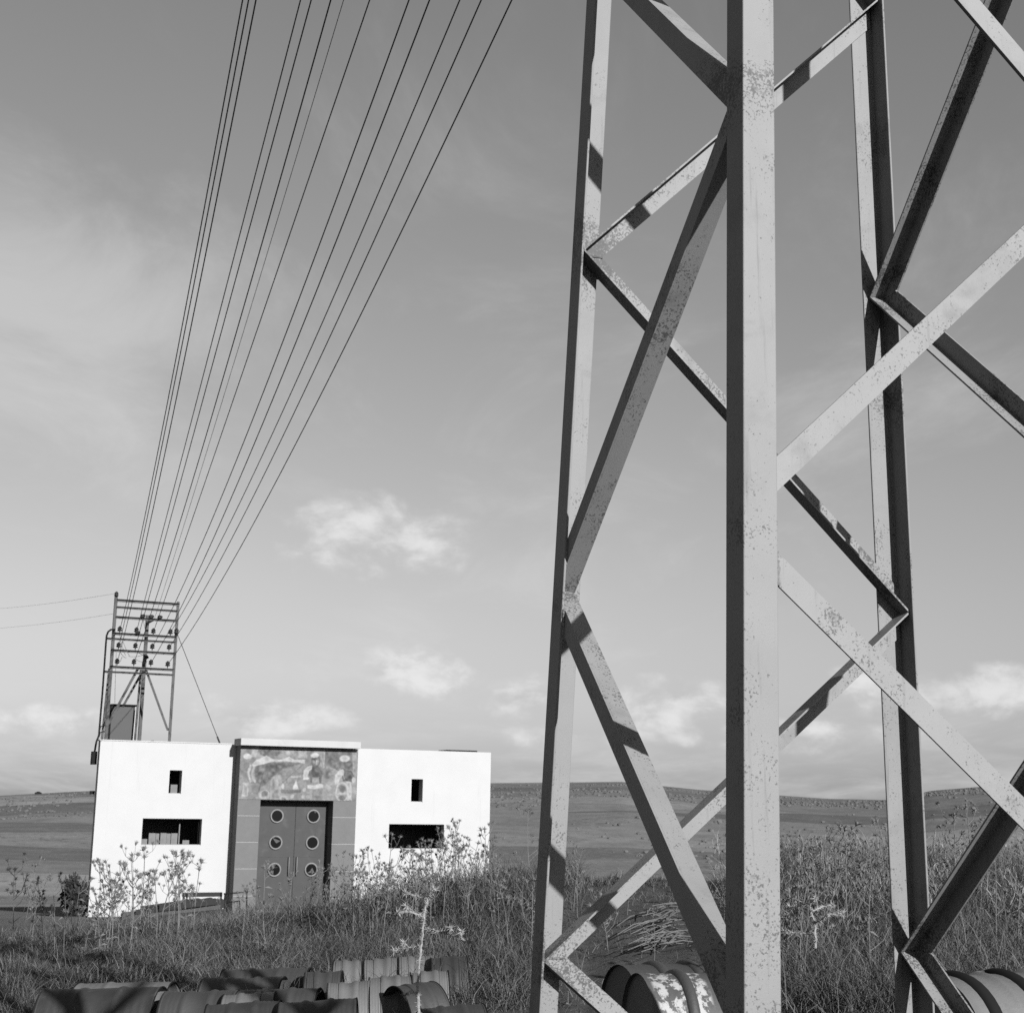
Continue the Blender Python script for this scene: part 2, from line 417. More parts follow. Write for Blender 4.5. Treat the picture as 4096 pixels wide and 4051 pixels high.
def brace(fl, fr, zl, zr):
    cl, cr_ = corner(fl, zl), corner(fr, zr)
    ah = (corner(fr, 0) - corner(fl, 0)).normalized()
    nin = Vector((-ah.y, ah.x, 0))                      # horizontal, into the pylon
    if nin.dot(PC - corner(fl, 0)) < 0: nin = -nin
    up = (corner(fl, 1) + corner(fr, 1) - corner(fl, 0) - corner(fr, 0)).normalized()
    nf = ah.cross(up); nf = nf if nf.dot(nin) > 0 else -nf
    HL = cl + ah * (TL + 0.004) + nf * (TL + 0.0012); HR = cr_ - ah * (TL + 0.004) + nf * (TL + 0.0012)
    d = (HR - HL).normalized()
    m = nf.cross(d).normalized()
    if m.dot(ah) > 0: m = -m
    fl_edge = HL + m * WD + d * (WD * (-m.dot(ah)) / d.dot(ah))
    fr_edge = HR + m * WD + d * (-WD * m.z / d.z)
    V, F = [], []
    prism_geo(V, F, [HL, HR, fr_edge, fl_edge], nf * TD)
    o0 = nf * (TD - 0.0005)
    prism_geo(V, F, [HL + o0, HR + o0, HR + nf * WD, HL + nf * WD], m * TD)
    for (org, off) in ((cl, WL), (cr_, -WL)):           # weld beads where the brace meets the leg edges
        tgt = org.dot(ah) + off
        pa = HL + d * ((tgt - HL.dot(ah)) / d.dot(ah)); pb_ = HL + m * WD; pb_ = pb_ + d * ((tgt - pb_.dot(ah)) / d.dot(ah))
        n = 14
        tube_geo(V, F, [pa.lerp(pb_, k / n) - nf * .003 + ah * random.gauss(0, .0012) for k in range(n + 1)], [random.uniform(.0035, .0065) for _ in range(n + 1)], 6)
    tube_geo(V, F, [HR.lerp(fr_edge, k / 12) + nf * (TD + .001) for k in range(13)], [random.uniform(.003, .006) for _ in range(13)], 6)
    make('brace', V, F, M['steel_brace'], pylon)
for fi, (fl, fr) in enumerate(FACES):
    for i in range(len(LEV) - 1):
        # level parity: which end of the panel the lower node sits on
        low_on_right = (i - 1) % 2 == 0
        if low_on_right: brace(fl, fr, LEV[i + 1], LEV[i])
        else: brace(fl, fr, LEV[i], LEV[i + 1])
# cross arms and insulators above the frame, where the wires end
WIRES = [(0.44, 4.91, -1.506, 11.2, 0.935), (0.44, 4.42, -1.48, 10.65, 0.76), (0.43, 3.93, -1.474, 10.1, 0.883), (0.94, 4.91, -0.661, 11.2, 0.05), (0.94, 4.43, -0.631, 10.65, 0.05),
         (0.93, 3.94, -0.607, 10.1, 0.642), (1.45, 4.91, 0.254, 11.2, 0.05), (1.45, 4.44, 0.386, 10.65, 0.985), (1.44, 3.95, 0.462, 10.1, 0.961), (1.97, 4.92, 1.17, 11.2, 0.966),
         (1.96, 4.45, 1.248, 10.65, 0.917), (1.95, 3.93, 1.391, 10.1, 0.916), (1.45, 5.3, -0.054, 11.7, 0.203)]
def arm_point(t, z): return Vector((PC.x + E1.x * t, PC.y + E1.y * t, z))
for z in (11.2, 10.65, 10.1):
    V, F = [], []
    box_geo(V, F, arm_point(-1.7, z - 0.16) - E2 * 0.55, E1 * 3.3, E2 * 0.08, (0, 0, 0.08))
    make('crossarm', V, F, M['steel'], pylon)
def insulator_geo(V, F, base, axis, s=1.0):
    axis = Vector(axis).normalized()
    prof = [(0, .012), (.02, .012), (.025, .045), (.05, .055), (.06, .03), (.075, .05), (.10, .045), (.115, .025), (.13, .02), (.135, .004)]
    tube_geo(V, F, [Vector(base) + axis * (h * s) for h, _ in prof], [r_ * s for _, r_ in prof], 10)

# ------------------------------------------------------------------ white building
PH = 0.422916
GU = Vector((math.cos(PH), math.sin(PH), 0)); NB = Vector((math.sin(PH), -math.cos(PH), 0)); L0 = Vector((-11.955458, 42.399752, 0))
UP = Vector((0, 0, 1))
def bp(u, z, off=0.0): return L0 + GU * u + NB * off + UP * z      # off: out of the front wall, towards the camera
ZR, ZF, WID, DEP, TW = 1.53, -3.9, 12.5, 6.0, 0.35
house = empty('white_utility_building', bp(6.25, -3.3, -3.0), 'low flat-roofed white building with a painted porch across the field', 'building')

def wall_holes(name, u0, u1, z0, z1, holes, off, thick, mat, parent):
    """front wall slab with rectangular openings (u0,u1,z0,z1 each) and their reveals"""
    us = sorted({u0, u1} | {h[0] for h in holes} | {h[1] for h in holes})
    zs = sorted({z0, z1} | {h[2] for h in holes} | {h[3] for h in holes})
    V, F = [], []
    idx = {}
    def vid(i, j, k):
        if (i, j, k) not in idx:
            idx[(i, j, k)] = len(V); V.append(bp(us[i], zs[j], off - (thick if k else 0)))
        return idx[(i, j, k)]
    def solid(i, j):
        if i < 0 or j < 0 or i >= len(us) - 1 or j >= len(zs) - 1: return False
        cu = (us[i] + us[i + 1]) / 2; cz = (zs[j] + zs[j + 1]) / 2
        return not any(h[0] < cu < h[1] and h[2] < cz < h[3] for h in holes)
    for i in range(len(us) - 1):
        for j in range(len(zs) - 1):
            if not solid(i, j): continue
            F.append((vid(i, j, 0), vid(i + 1, j, 0), vid(i + 1, j + 1, 0), vid(i, j + 1, 0)))
            F.append((vid(i, j, 1), vid(i, j + 1, 1), vid(i + 1, j + 1, 1), vid(i + 1, j, 1)))
            if not solid(i - 1, j): F.append((vid(i, j, 0), vid(i, j + 1, 0), vid(i, j + 1, 1), vid(i, j, 1)))
            if not solid(i + 1, j): F.append((vid(i + 1, j, 0), vid(i + 1, j, 1), vid(i + 1, j + 1, 1), vid(i + 1, j + 1, 0)))
            if not solid(i, j - 1): F.append((vid(i, j, 0), vid(i, j, 1), vid(i + 1, j, 1), vid(i + 1, j, 0)))
            if not solid(i, j + 1): F.append((vid(i, j + 1, 0), vid(i + 1, j + 1, 0), vid(i + 1, j + 1, 1), vid(i, j + 1, 1)))
    return make(name, V, F, mat, parent)

WIN = [(2.07, 2.44, 0.03, 0.72), (1.37, 3.12, -1.46, -0.69), (9.75, 10.14, -0.10, 0.62), (9.04, 10.91, -1.56, -0.79)]
DU0, DU1, DZT = 4.72, 7.0, -0.17
front = wall_holes('front_wall', 0, WID, ZF, ZR, WIN + [(DU0 - 0.05, DU1 + 0.05, ZF + 0.3, DZT + 0.03)], 0.0, TW, M['lime'], house)
def slab(name, u0, u1, z0, z1, o0, o1, mat, parent, bevel=0.0):
    V, F = [], []
    box_geo(V, F, bp(u0, z0, o0), GU * (u1 - u0), NB * (o1 - o0), UP * (z1 - z0))
    return make(name, V, F, mat, parent, bevel=bevel)
V, F = [], []       # the left wall runs back askew
box_geo(V, F, bp(0.0, ZF, -TW - .002), GU * TW, -NB * (DEP - TW) + GU * (1.15 * (DEP - TW) / DEP), UP * (ZR - ZF)); make('side_wall', V, F, M['lime'], house)
slab('side_wall', WID - TW, WID, ZF, ZR, -DEP, -TW - 0.002, M['lime'], house)
slab('rear_wall', 1.6, WID - TW - .002, ZF, ZR, -DEP, -DEP + TW, M['lime'], house)
slab('roof', 1.6, WID - TW - .002, ZR - 0.32, ZR - 0.12, -DEP + TW + .002, -TW - 0.002, M['roof'], house)
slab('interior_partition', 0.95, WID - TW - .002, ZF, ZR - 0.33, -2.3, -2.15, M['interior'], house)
slab('parapet_coping', -0.03, 3.9, ZR + 0.001, ZR + 0.03, -0.36, 0.02, M['lime'], house)
# porch: stone piers of big blocks, mural, door, roof slab
PF = 0.57
PU0, PU1 = 4.03, 7.74
porch = slab('porch_core', PU0 + 0.012, DU0 - 0.004, ZF, -0.10, 0.003, PF - 0.012, M['mortar'], house)
slab('porch_core', DU1 + 0.004, PU1 - 0.012, ZF, -0.10, 0.003, PF - 0.012, M['mortar'], house)
JL = [-3.66, -2.89, -2.11, -1.34, -0.57, -0.10]
for side in (0, 1):
    js = JL if side == 0 else [-3.70, -2.99, -2.20, -1.39, -0.59, -0.10]
    for k in range(len(js) - 1):
        u0, u1 = (PU0, DU0) if side == 0 else (DU1, PU1)
        slab('stone_block', u0, u1, js[k] + 0.012, js[k + 1] - (0.012 if k < len(js) - 2 else 0.0), 0.005, PF, M['stone'], house, bevel=0.006)
slab('lintel', PU0 + .002, PU1 - .002, -0.098, ZR - 0.05, 0.004, PF - 0.004, M['stone'], house)
slab('porch_roof_slab', 3.96, 7.73, 1.49, 1.70, 0.01, PF + 0.28, M['slab'], house, bevel=0.012)

# mural: a flat painting of workmen at machines; greys of the paint per grid point
MW, MH = 300, 126
def mural_tone():
    gx_, gy_ = np.meshgrid((np.arange(MW) + .5) / MW, (np.arange(MH) + .5) / MH)
    X = 200 - 35 * gy_ + gx_ * (1575 + 10 * gy_); Y = (185 + 30 * gx_) * (1 - gy_) + (850 + 50 * gx_) * gy_
    X = X + 14 * vnoise(X, Y, 1 / 70., 41) + 6 * vnoise(X, Y, 1 / 25., 42); Y = Y + 14 * vnoise(X, Y, 1 / 70., 43) + 6 * vnoise(X, Y, 1 / 25., 44)
    T = 148 + 30 * vnoise(X, Y, 1 / 160., 5) + 34 * vnoise(X, Y, 1 / 60., 6)
    def blend(d, val, soft=8):
        nonlocal T
        a = np.clip(0.5 - d / (soft * 1.8), 0, 1); a = a * a * (3 - 2 * a) * 0.9
        lit = 44 * np.clip(-d / 40.0, 0, 1) * (vnoise(X, Y, 1 / 45., int(val)) * 2 - .15)
        T = T * (1 - a) + (148 + (val - 148) * .95 + lit) * a
    def ell(cx, cy, rx, ry, val, soft=10):
        k = np.sqrt(((X - cx) / rx) ** 2 + ((Y - cy) / ry) ** 2); blend((k - 1) * min(rx, ry), val, soft)
    def poly(pts, val, soft=9):
        n = len(pts); d = np.full(X.shape, 1e9); ins = np.zeros(X.shape, bool)
        for i in range(n):
            (x0, y0), (x1, y1) = pts[i], pts[(i + 1) % n]
            ex, ey = x1 - x0, y1 - y0
            t = np.clip(((X - x0) * ex + (Y - y0) * ey) / (ex * ex + ey * ey + 1e-9), 0, 1)
            d = np.minimum(d, np.hypot(X - x0 - t * ex, Y - y0 - t * ey))
            c = ((y0 > Y) != (y1 > Y)) & (X < (x1 - x0) * (Y - y0) / (y1 - y0 + 1e-9) + x0)
            ins ^= c
        blend(np.where(ins, -d, d), val, soft)
    def stroke(pts, w, val, soft=8):
        d = np.full(X.shape, 1e9)
        for (x0, y0), (x1, y1) in zip(pts[:-1], pts[1:]):
            ex, ey = x1 - x0, y1 - y0
            t = np.clip(((X - x0) * ex + (Y - y0) * ey) / (ex * ex + ey * ey + 1e-9), 0, 1)
            d = np.minimum(d, np.hypot(X - x0 - t * ex, Y - y0 - t * ey))
        blend(d - w / 2, val, soft)
    poly([(1330, 190), (1705, 200), (1705, 480), (1540, 520), (1330, 420)], 122)
    poly([(960, 190), (1080, 190), (1080, 340), (960, 330)], 172)
    ell(520, 250, 75, 60, 108); ell(640, 265, 85, 45, 112); ell(820, 240, 80, 60, 165)
    poly([(330, 320), (370, 190), (440, 190), (400, 330)], 190)
    ell(285, 318, 58, 34, 218)
    poly([(390, 430), (560, 395), (900, 395), (1000, 410), (760, 480), (650, 560), (560, 640), (470, 700), (410, 650), (375, 520)], 104, 14)
    poly([(340, 410), (400, 362), (540, 300), (620, 350), (760, 352), (830, 320), (920, 352), (1055, 365), (1050, 410), (940, 392), (800, 380), (620, 384), (480, 415), (350, 450)], 208)
    stroke([(322, 430), (300, 520), (325, 630)], 26, 196); stroke([(362, 450), (346, 540), (385, 640)], 22, 192)
    stroke([(490, 540), (430, 760)], 16, 95)
    poly([(228, 650), (300, 650), (292, 822), (216, 822)], 190); poly([(240, 675), (288, 675), (280, 800), (232, 800)], 168)
    poly([(590, 610), (640, 560), (720, 560), (735, 700), (720, 870), (580, 870)], 166)
    ell(505, 805, 75, 60, 186); ell(512, 790, 42, 34, 118)
    stroke([(760, 650), (1000, 440)], 8, 104)
    poly([(730, 742), (1000, 742), (1000, 784), (730, 784)], 106)
    poly([(930, 612), (966, 738), (884, 738)], 218); ell(755, 700, 24, 30, 204); stroke([(870, 580), (990, 578)], 18, 188)
    ell(770, 850, 58, 42, 186); ell(770, 862, 30, 24, 108); ell(880, 828, 28, 26, 190)
    for x in (1030, 1095): ell(x, 835, 26, 24, 178)
    poly([(1090, 470), (1150, 430), (1240, 450), (1290, 520), (1275, 670), (1130, 670), (1105, 560)], 98)
    poly([(1150, 585), (1245, 585), (1250, 680), (1145, 680)], 160)
    poly([(1150, 745), (1295, 735), (1290, 885), (1160, 880)], 138)
    poly([(1150, 430), (1090, 450), (1040, 500), (1028, 560), (1035, 622), (1092, 622), (1088, 560), (1112, 512), (1152, 482)], 212)
    stroke([(1038, 604), (1090, 604)], 26, 226); poly([(1060, 628), (1102, 628), (1112, 690), (1080, 715)], 140)
    poly([(1082, 692), (1180, 685), (1290, 670), (1312, 690), (1300, 722), (1180, 738), (1088, 732)], 212); ell(1352, 706, 42, 18, 182); ell(1045, 752, 22, 26, 192)
    ell(1197, 375, 62, 84, 98); ell(1200, 378, 44, 56, 162); ell(1182, 345, 42, 14, 66); stroke([(1215, 370), (1200, 430)], 16, 196); poly([(1160, 400), (1240, 440), (1200, 465)], 96)
    ell(1187, 298, 54, 30, 222)
    stroke([(1320, 195), (1312, 460)], 10, 204); stroke([(1260, 300), (1320, 450)], 6, 190)
    ell(1490, 420, 62, 62, 106, 26); ell(1370, 560, 60, 80, 122, 40)
    ell(1640, 415, 56, 54, 84); ell(1600, 337, 74, 44, 216)
    poly([(1560, 490), (1690, 502), (1740, 600), (1700, 650), (1570, 640)], 88)
    poly([(1575, 480), (1510, 508), (1466, 560), (1450, 642), (1470, 682), (1505, 676), (1522, 620), (1562, 572), (1592, 540)], 206); ell(1720, 622, 28, 40, 204); stroke([(1580, 500), (1590, 610)], 12, 176)
    poly([(1706, 215), (1772, 222), (1765, 560), (1706, 520)], 164)
    poly([(1605, 645), (1680, 650), (1708, 760), (1692, 890), (1628, 890), (1648, 760)], 200)
    ell(1560, 780, 92, 132, 202); ell(1560, 782, 68, 106, 148); ell(1562, 742, 46, 48, 116); ell(1556, 862, 50, 28, 98); stroke([(1505, 806), (1622, 802)], 26, 192)
    ell(482, 240, 44, 48, 132); ell(545, 232, 46, 46, 100)
    T = T + 18 * vnoise(X, Y, 1 / 13., 8) + 26 * vnoise(X, Y, 1 / 27., 9)
    return (np.clip(T, 20, 250) / 255.0) ** 2.2 * 0.32
tone = mural_tone()
mu0, mu1, mz0, mz1 = PU0 + 0.01, PU1 - 0.02, -0.09, 1.475
V = []; F = []
for j in range(MH + 1):
    for i in range(MW + 1):
        V.append(bp(mu0 + (mu1 - mu0) * i / MW, mz1 + (mz0 - mz1) * j / MH, PF + 0.004))
for j in range(MH):
    for i in range(MW):
        a = j * (MW + 1) + i
        F.append((a, a + MW + 1, a + MW + 2, a + 1))
mm = bpy.data.materials.new('mural_paint'); mm.use_nodes = True
q = G(mm.node_tree); an = q.n('ShaderNodeAttribute', attribute_name='tone')
q.link(q.comb(an.outputs['Fac'], an.outputs['Fac'], an.outputs['Fac']), mm.node_tree.nodes['Principled BSDF'].inputs['Base Color'])
mm.node_tree.nodes['Principled BSDF'].inputs['Roughness'].default_value = 0.85
mural = make('mural', V, F, mm, house)
mural['label'] = 'painted mural of workmen in caps at machines above the door'
tp = np.pad(tone, ((0, 1), (0, 1)), 'edge')
at_ = mural.data.attributes.new('tone', 'FLOAT', 'POINT'); at_.data.foreach_set('value', tp.ravel().astype(np.float32))

# door: two leaves with three portholes each
DO = PF - 0.5
DMID = 5.97
for (a0, a1, pu) in ((DU0 + .02, DMID - .004, 5.38), (DMID + .004, DU1 - .0, 6.53)):
    leaf = slab('door_leaf', a0, a1, -3.3, DZT + 0.01, DO - 0.06, DO, M['door'], house, bevel=0.004)
    for pz in (-0.58, -1.37, -2.17):
        V, F = [], []
        cpt = bp(pu, pz, DO + 0.002); n = 28
        prof = [(.165, -.001), (.165, .03), (.178, .04), (.20, .04), (.213, .025), (.213, -.001)]
        for i in range(n):
            a = 2 * math.pi * i / n
            rd = GU * math.cos(a) + UP * math.sin(a)
            for (rr, hh) in prof: V.append(cpt + rd * rr + NB * hh)
        k = len(prof)
        for i in range(n):
            for j in range(k - 1):
                a = i * k + j; b2 = ((i + 1) % n) * k + j
                F.append((a, a + 1, b2 + 1, b2))
        ring = make('porthole', V, F, M['ring'], leaf, smooth=False); shade_by_angle(ring, 50)
        V, F = [], []
        V.append(cpt + NB * 0.006)
        for i in range(n):
            a = 2 * math.pi * i / n
            V.append(cpt + (GU * math.cos(a) + UP * math.sin(a)) * 0.166 + NB * 0.006)
        F = [(0, 1 + i, 1 + (i + 1) % n) for i in range(n)]
        make('pane', V, F, M['glass_dark'], leaf)
    V, F = [], []; box_geo(V, F, bp(a0 + .01, -1.795, DO + .0005), GU * (a1 - a0 - .02), NB * .004, UP * .012); make('seam', V, F, M['door'], leaf)
    for (pz, tri) in (((-1.37, [(-.10, .14), (.15, .05), (.02, -.02), (-.04, .05)]), (-2.17, [(-.15, -.05), (-.03, -.15), (-.02, -.02)])) if pu < 6 else ((-2.17, [(-.12, -.10), (.12, -.10), (.03, .06), (-.02, -.03)]), (-.58, [(.02, .155), (.09, .13), (.05, .10)]))):
        V, F = [], []; prism_geo(V, F, [bp(pu + x_, pz + z_, DO + .012) for x_, z_ in tri], NB * .003); make('shard_glint', V, F, M['interior'], leaf)  # pale pieces: broken glass, and a light reflection painted in left middle pane
    hu = 5.81 if pu < 6 else 6.06
    V, F = [], []
    tube_geo(V, F, [bp(hu, -1.80, DO), bp(hu, -1.80, DO + .06), bp(hu, -2.34, DO + .06), bp(hu, -2.34, DO)], 0.018, 8)
    make('handle', V, F, M['ring'], leaf, smooth=True)
slab('door_threshold', DU0, DU1, -3.5, -3.31, DO - 0.1, PF + .3, M['stone'], house)
# openings: thin frames and what stands inside
for wi, (u0, u1, z0, z1) in enumerate(WIN):
    fr = slab('window_sill', u0, u1, z0 - 0.0, z0 + 0.02, -TW + .02, -0.04, M['slab'], house)
    if u1 - u0 > 1:
        V, F = [], []
        for uu in (u0 + 0.01, u1 - 0.05):
            box_geo(V, F, bp(uu, z0 + .021, -0.30), GU * 0.04, NB * 0.04, UP * (z1 - z0 - .022))
        box_geo(V, F, bp(u0 + .052, z1 - .045, -0.30), GU * (u1 - u0 - .104), NB * 0.04, UP * 0.04)
        make('window_frame', V, F, M['black'], house)
# junction box and brackets on the left side of the building
V, F = [], []
box_geo(V, F, bp(-0.16, 0.84, -0.62), GU * 0.155, NB * 0.22, UP * 0.38)
make('junction_box', V, F, M['black'], house, bevel=0.01)
V, F = [], []
box_geo(V, F, bp(-0.13, -0.02, -0.5), GU * 0.125, NB * 0.12, UP * 0.10)
make('wall_bracket', V, F, M['black'], house)
slab('roof_hatch', 11.0, 12.05, ZR + 0.002, ZR + 0.05, -0.9, -0.1, M['black'], house)
slab('roof_vent', 1.55, 1.63, ZR - .11, ZR + 0.06, -0.5, -0.42, M['black'], house)

# stacked boards behind the left window, a box in the small one
for k, (u, w_, h, o_) in enumerate([(1.66, .20, .34, -.50), (1.87, .10, .33, -.52), (2.0, .18, .345, -.49), (2.19, .12, .33, -.53), (2.32, .19, .34, -.50), (2.53, .035, .63, -.46), (2.66, .2, .14, -.47), (1.42, .2, .17, -.48)]):
    V, F = [], []
    box_geo(V, F, bp(u, -1.462, o_), GU * w_, NB * 0.05, UP * h)
    tag(make('board', V, F, M['board'], None, origin=bp(u + w_ / 2, -1.462, o_ + .02), bevel=0.004),
        ['wide weathered board, leftmost of the row leaning inside the left window', 'narrow board, second in the row inside the left window', 'wide board, third in the row inside the left window', 'narrow board, fourth in the row inside the left window',
         'wide board, last of the row inside the left window', 'tall thin upright stick standing inside the left window', 'low block lying at the right inside the left window', 'low block lying at the far left inside the left window'][k], 'board', 'boards in the left window')
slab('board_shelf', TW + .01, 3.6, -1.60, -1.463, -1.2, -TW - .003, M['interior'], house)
V, F = [], []
box_geo(V, F, bp(2.16, 0.032, -0.34), GU * 0.2, NB * 0.16, UP * 0.27)
tag(make('carton', V, F, M['board'], None, origin=bp(2.26, .032, -.26), bevel=0.005), 'pale carton standing in the small upper left window', 'carton')

# ------------------------------------------------------------------ switch tower on the roof
TO = -0.8
tower = empty('switch_tower', bp(1.2, ZR - 0.12, TO), 'steel switch tower with insulators and pipes rising from the building roof', 'tower')
def angle_geo(V, F, p0, p1, a, c, w=0.075, t=0.009):
    p0, p1, a, c = Vector(p0), Vector(p1), Vector(a).normalized(), Vector(c).normalized()
    prism_geo(V, F, [p0, p0 + a * w, p0 + a * w + c * t, p0 + a * t + c * t, p0 + a * t + c * w, p0 + c * w], p1 - p0)
def member(name, p0, p1, a, c, w=0.075, mat='steel_dark'):
    V, F = [], []; angle_geo(V, F, p0, p1, a, c, w); return make(name, V, F, M[mat], tower)
zb = ZR - 0.12
member('post', bp(0.23, zb, TO), bp(0.23, 5.92, TO), GU, -NB, 0.09)
member('post', bp(2.20, zb, TO), bp(2.20, 5.88, TO), -GU, -NB, 0.09)
member('post', bp(0.30, zb, TO - 1.2), bp(0.36, 3.8, TO - 1.1), GU, -NB, 0.07)
member('post', bp(1.43, zb, TO - 1.25), bp(1.43, 5.55, TO - 1.25), GU, -NB, 0.10)
member('post', bp(1.25, zb, TO - .9), bp(1.29, 3.8, TO - .9), GU, -NB, 0.06)
for z, u0, u1, w in ((5.82, .30, 2.2, .08), (5.60, .30, 2.15, .065), (5.30, .30, 2.15, .075), (4.80, .24, 2.15, .075), (4.63, .05, 2.15, .06), (4.29, .24, 2.15, .075), (3.79, .24, 2.15, .075), (3.63, .04, 2.15, .06)):
    member('crossbar', bp(u0, z, TO + 0.012), bp(u1, z, TO + 0.012), -UP, NB, w)
member('brace', bp(1.06, 3.78, TO - .06), bp(.28, 2.05, TO - .06), GU, -NB, .075)
member('brace', bp(1.33, 3.80, TO - .06), bp(2.14, 1.92, TO - .06), -GU, -NB, .075)
member('brace', bp(1.34, 3.68, TO - 1.15), bp(.86, 2.66, TO - 1.15), GU, -NB, .07)
member('brace', bp(1.43, 5.25, TO - 1.2), bp(1.43, 5.25, TO), GU, UP, .05)
for i, (u, z, t_, zq, sg) in enumerate(WIRES[:12]):
    V, F = [], []; insulator_geo(V, F, bp(u, z - 0.095, TO + 0.03), UP, 1.4); 
    o = make('insulator', V, F, M['insulator'], tower, smooth=True)
    V, F = [], []; tube_geo(V, F, [bp(u, z - 0.13, TO + 0.03), bp(u, z - .08, TO + 0.03)], .012, 6); make('pin', V, F, M['black'], o)
for u, z in ((1.10, 5.36), (1.36, 5.36), (1.62, 5.36), (.98, 4.84)):
    V, F = [], []; insulator_geo(V, F, bp(u - .09, z - .04, TO + .06), GU + UP * .3, 1.3); make('insulator', V, F, M['insulator'], tower, smooth=True)
V, F = [], []; insulator_geo(V, F, bp(2.14, 4.84, TO + .09), UP, 1.5); make('insulator', V, F, M['insulator'], tower, smooth=True)
V, F = [], []; insulator_geo(V, F, bp(.27, 5.88, TO), UP, 1.3); make('insulator', V, F, M['insulator'], tower, smooth=True)
V, F = [], []; tube_geo(V, F, [bp(1.42, 3.9, TO - 1.1), bp(1.42, 4.05, TO - 1.1), bp(1.45, 4.16, TO - 1.05), bp(1.52, 4.22, TO - 1.0)], .05, 10); make('cable_end', V, F, M['black'], tower, smooth=True)
pts = [bp(.30, 4.88, TO + .10), bp(.17, 4.87, TO + .10), bp(.09, 4.80, TO + .10), bp(.055, 4.68, TO + .10), bp(.05, 4.5, TO + .10), bp(.055, 3.0, TO + .10), bp(.04, 1.7, TO + .12), bp(-.03, 1.5, TO + .18), bp(-.07, 1.2, TO + .26)]
V, F = [], []; tube_geo(V, F, pts, .028, 8); make('conduit', V, F, M['black'], tower, smooth=True)
for zc in (2.0, 1.82):
    V, F = [], []; tube_geo(V, F, [bp(.06, zc - .16, TO + .06), bp(.09, zc - .03, TO + .03), bp(.18, zc, TO), bp(.34, zc + .02, TO - .15)], .016, 6); make('conduit', V, F, M['black'], tower, smooth=True)
for (a, b2) in (((.44, 4.75), (.72, 4.15)), ((.5, 4.7), (.86, 4.12)), ((.45, 4.3), (.75, 4.08)), ((.43, 3.86), (.62, 4.1)), ((.95, 4.3), (1.4, 4.2)), ((.95, 4.05), (1.4, 4.0)), ((1.1, 5.32), (1.36, 4.7)), ((.75, 4.1), (1.4, 4.28)), ((.38, 4.2), (.5, 2.7))):
    p0, p1 = bp(a[0], a[1], TO + .05), bp(b2[0], b2[1], TO - .3)
    md_ = (p0 + p1) / 2 - UP * .06
    V, F = [], []; tube_geo(V, F, [p0, (p0 + md_) / 2 - UP * .02, md_, (p1 + md_) / 2 - UP * .02, p1], .006, 4); make('jumper_lead', V, F, M['wire'], tower, smooth=True)
# grey cabinet behind the posts
cab = empty('switch_cabinet', bp(.95, zb, -2.3), 'dark grey metal cabinet under a sloped hood behind the tower posts', 'cabinet')
V, F = [], []; box_geo(V, F, bp(.56, zb, -2.5), GU * .70, NB * .5, UP * 1.26); make('body', V, F, M['cabinet'], cab, bevel=.01)
V, F = [], []; box_geo(V, F, bp(.52, zb + 1.262, -2.55), GU * .80, NB * .62, UP * .05); make('hood', V, F, M['black'], cab, bevel=.01)
V, F = [], []; box_geo(V, F, bp(.50, zb, -2.5), GU * .055, NB * .54, UP * 1.2); make('side_panel', V, F, M['black'], cab)
V, F = [], []; box_geo(V, F, bp(1.265, zb, -2.42), GU * .04, NB * .4, UP * 1.15); make('corner_post', V, F, M['slab'], cab)
# stay wire
V, F = [], []
p0, p1 = bp(2.20, 4.85, TO), bp(3.72, ZR + .02, TO)
tube_geo(V, F, [p0, p1], .011, 5)
p2 = p0 + (p1 - p0) * .93
tube_geo(V, F, [p2, p1 + (p1 - p2) * .02], .03, 6)
tag(make('guy_wire', V, F, M['wire'], None, origin=p1), 'single steel stay wire slanting from the tower down to the roof edge', 'wire')

# ------------------------------------------------------------------ overhead wires
ORD = ['first', 'second', 'third', 'fourth', 'fifth', 'sixth', 'seventh', 'eighth', 'ninth', 'tenth', 'eleventh', 'twelfth', 'thirteenth']
order = [0, 1, 2, 3, 4, 5, 12, 6, 7, 8, 9, 10, 11]
for rank, i in enumerate(order):
    u, z, t_, zq, sg = WIRES[i]
    P = bp(u, z, -0.7); Q = arm_point(t_, zq)
    pts = []
    for k in range(41):
        t = k / 40
        p = P + (Q - P) * t; p.z -= 4 * sg * t * (1 - t); pts.append(p)
    V, F = [], []; tube_geo(V, F, pts, 0.0050 if i == 12 else 0.0088, 5)
    tag(make('overhead_wire', V, F, M['wire'], None, origin=P, smooth=True),
        '%s from the left of the thirteen dark wires crossing the sky to the roof tower' % ORD[rank], 'wire', 'overhead wires to the roof tower')
for i in range(13):
    u, z, t_, zq, sg = WIRES[i]
    V, F = [], []; insulator_geo(V, F, arm_point(t_, zq - .14), UP); make('insulator', V, F, M['insulator'], pylon, smooth=True)
for k, (py0, py1, nm) in enumerate(((2378, 2440, 'upper'), (2452, 2517, 'lower'))):
    P = bp(.27, 6.0 - k * .62, TO); Q = at(-160, py1, 70)
    pts = [P + (Q - P) * (j / 20) - UP * (0.5 * (j / 20) * (1 - j / 20)) for j in range(21)]
    V, F = [], []; tube_geo(V, F, pts, .004, 4)
    tag(make('side_wire', V, F, M['wire'], None, origin=P, smooth=True), '%s of two faint wires leaving the roof tower to the left' % nm, 'wire')

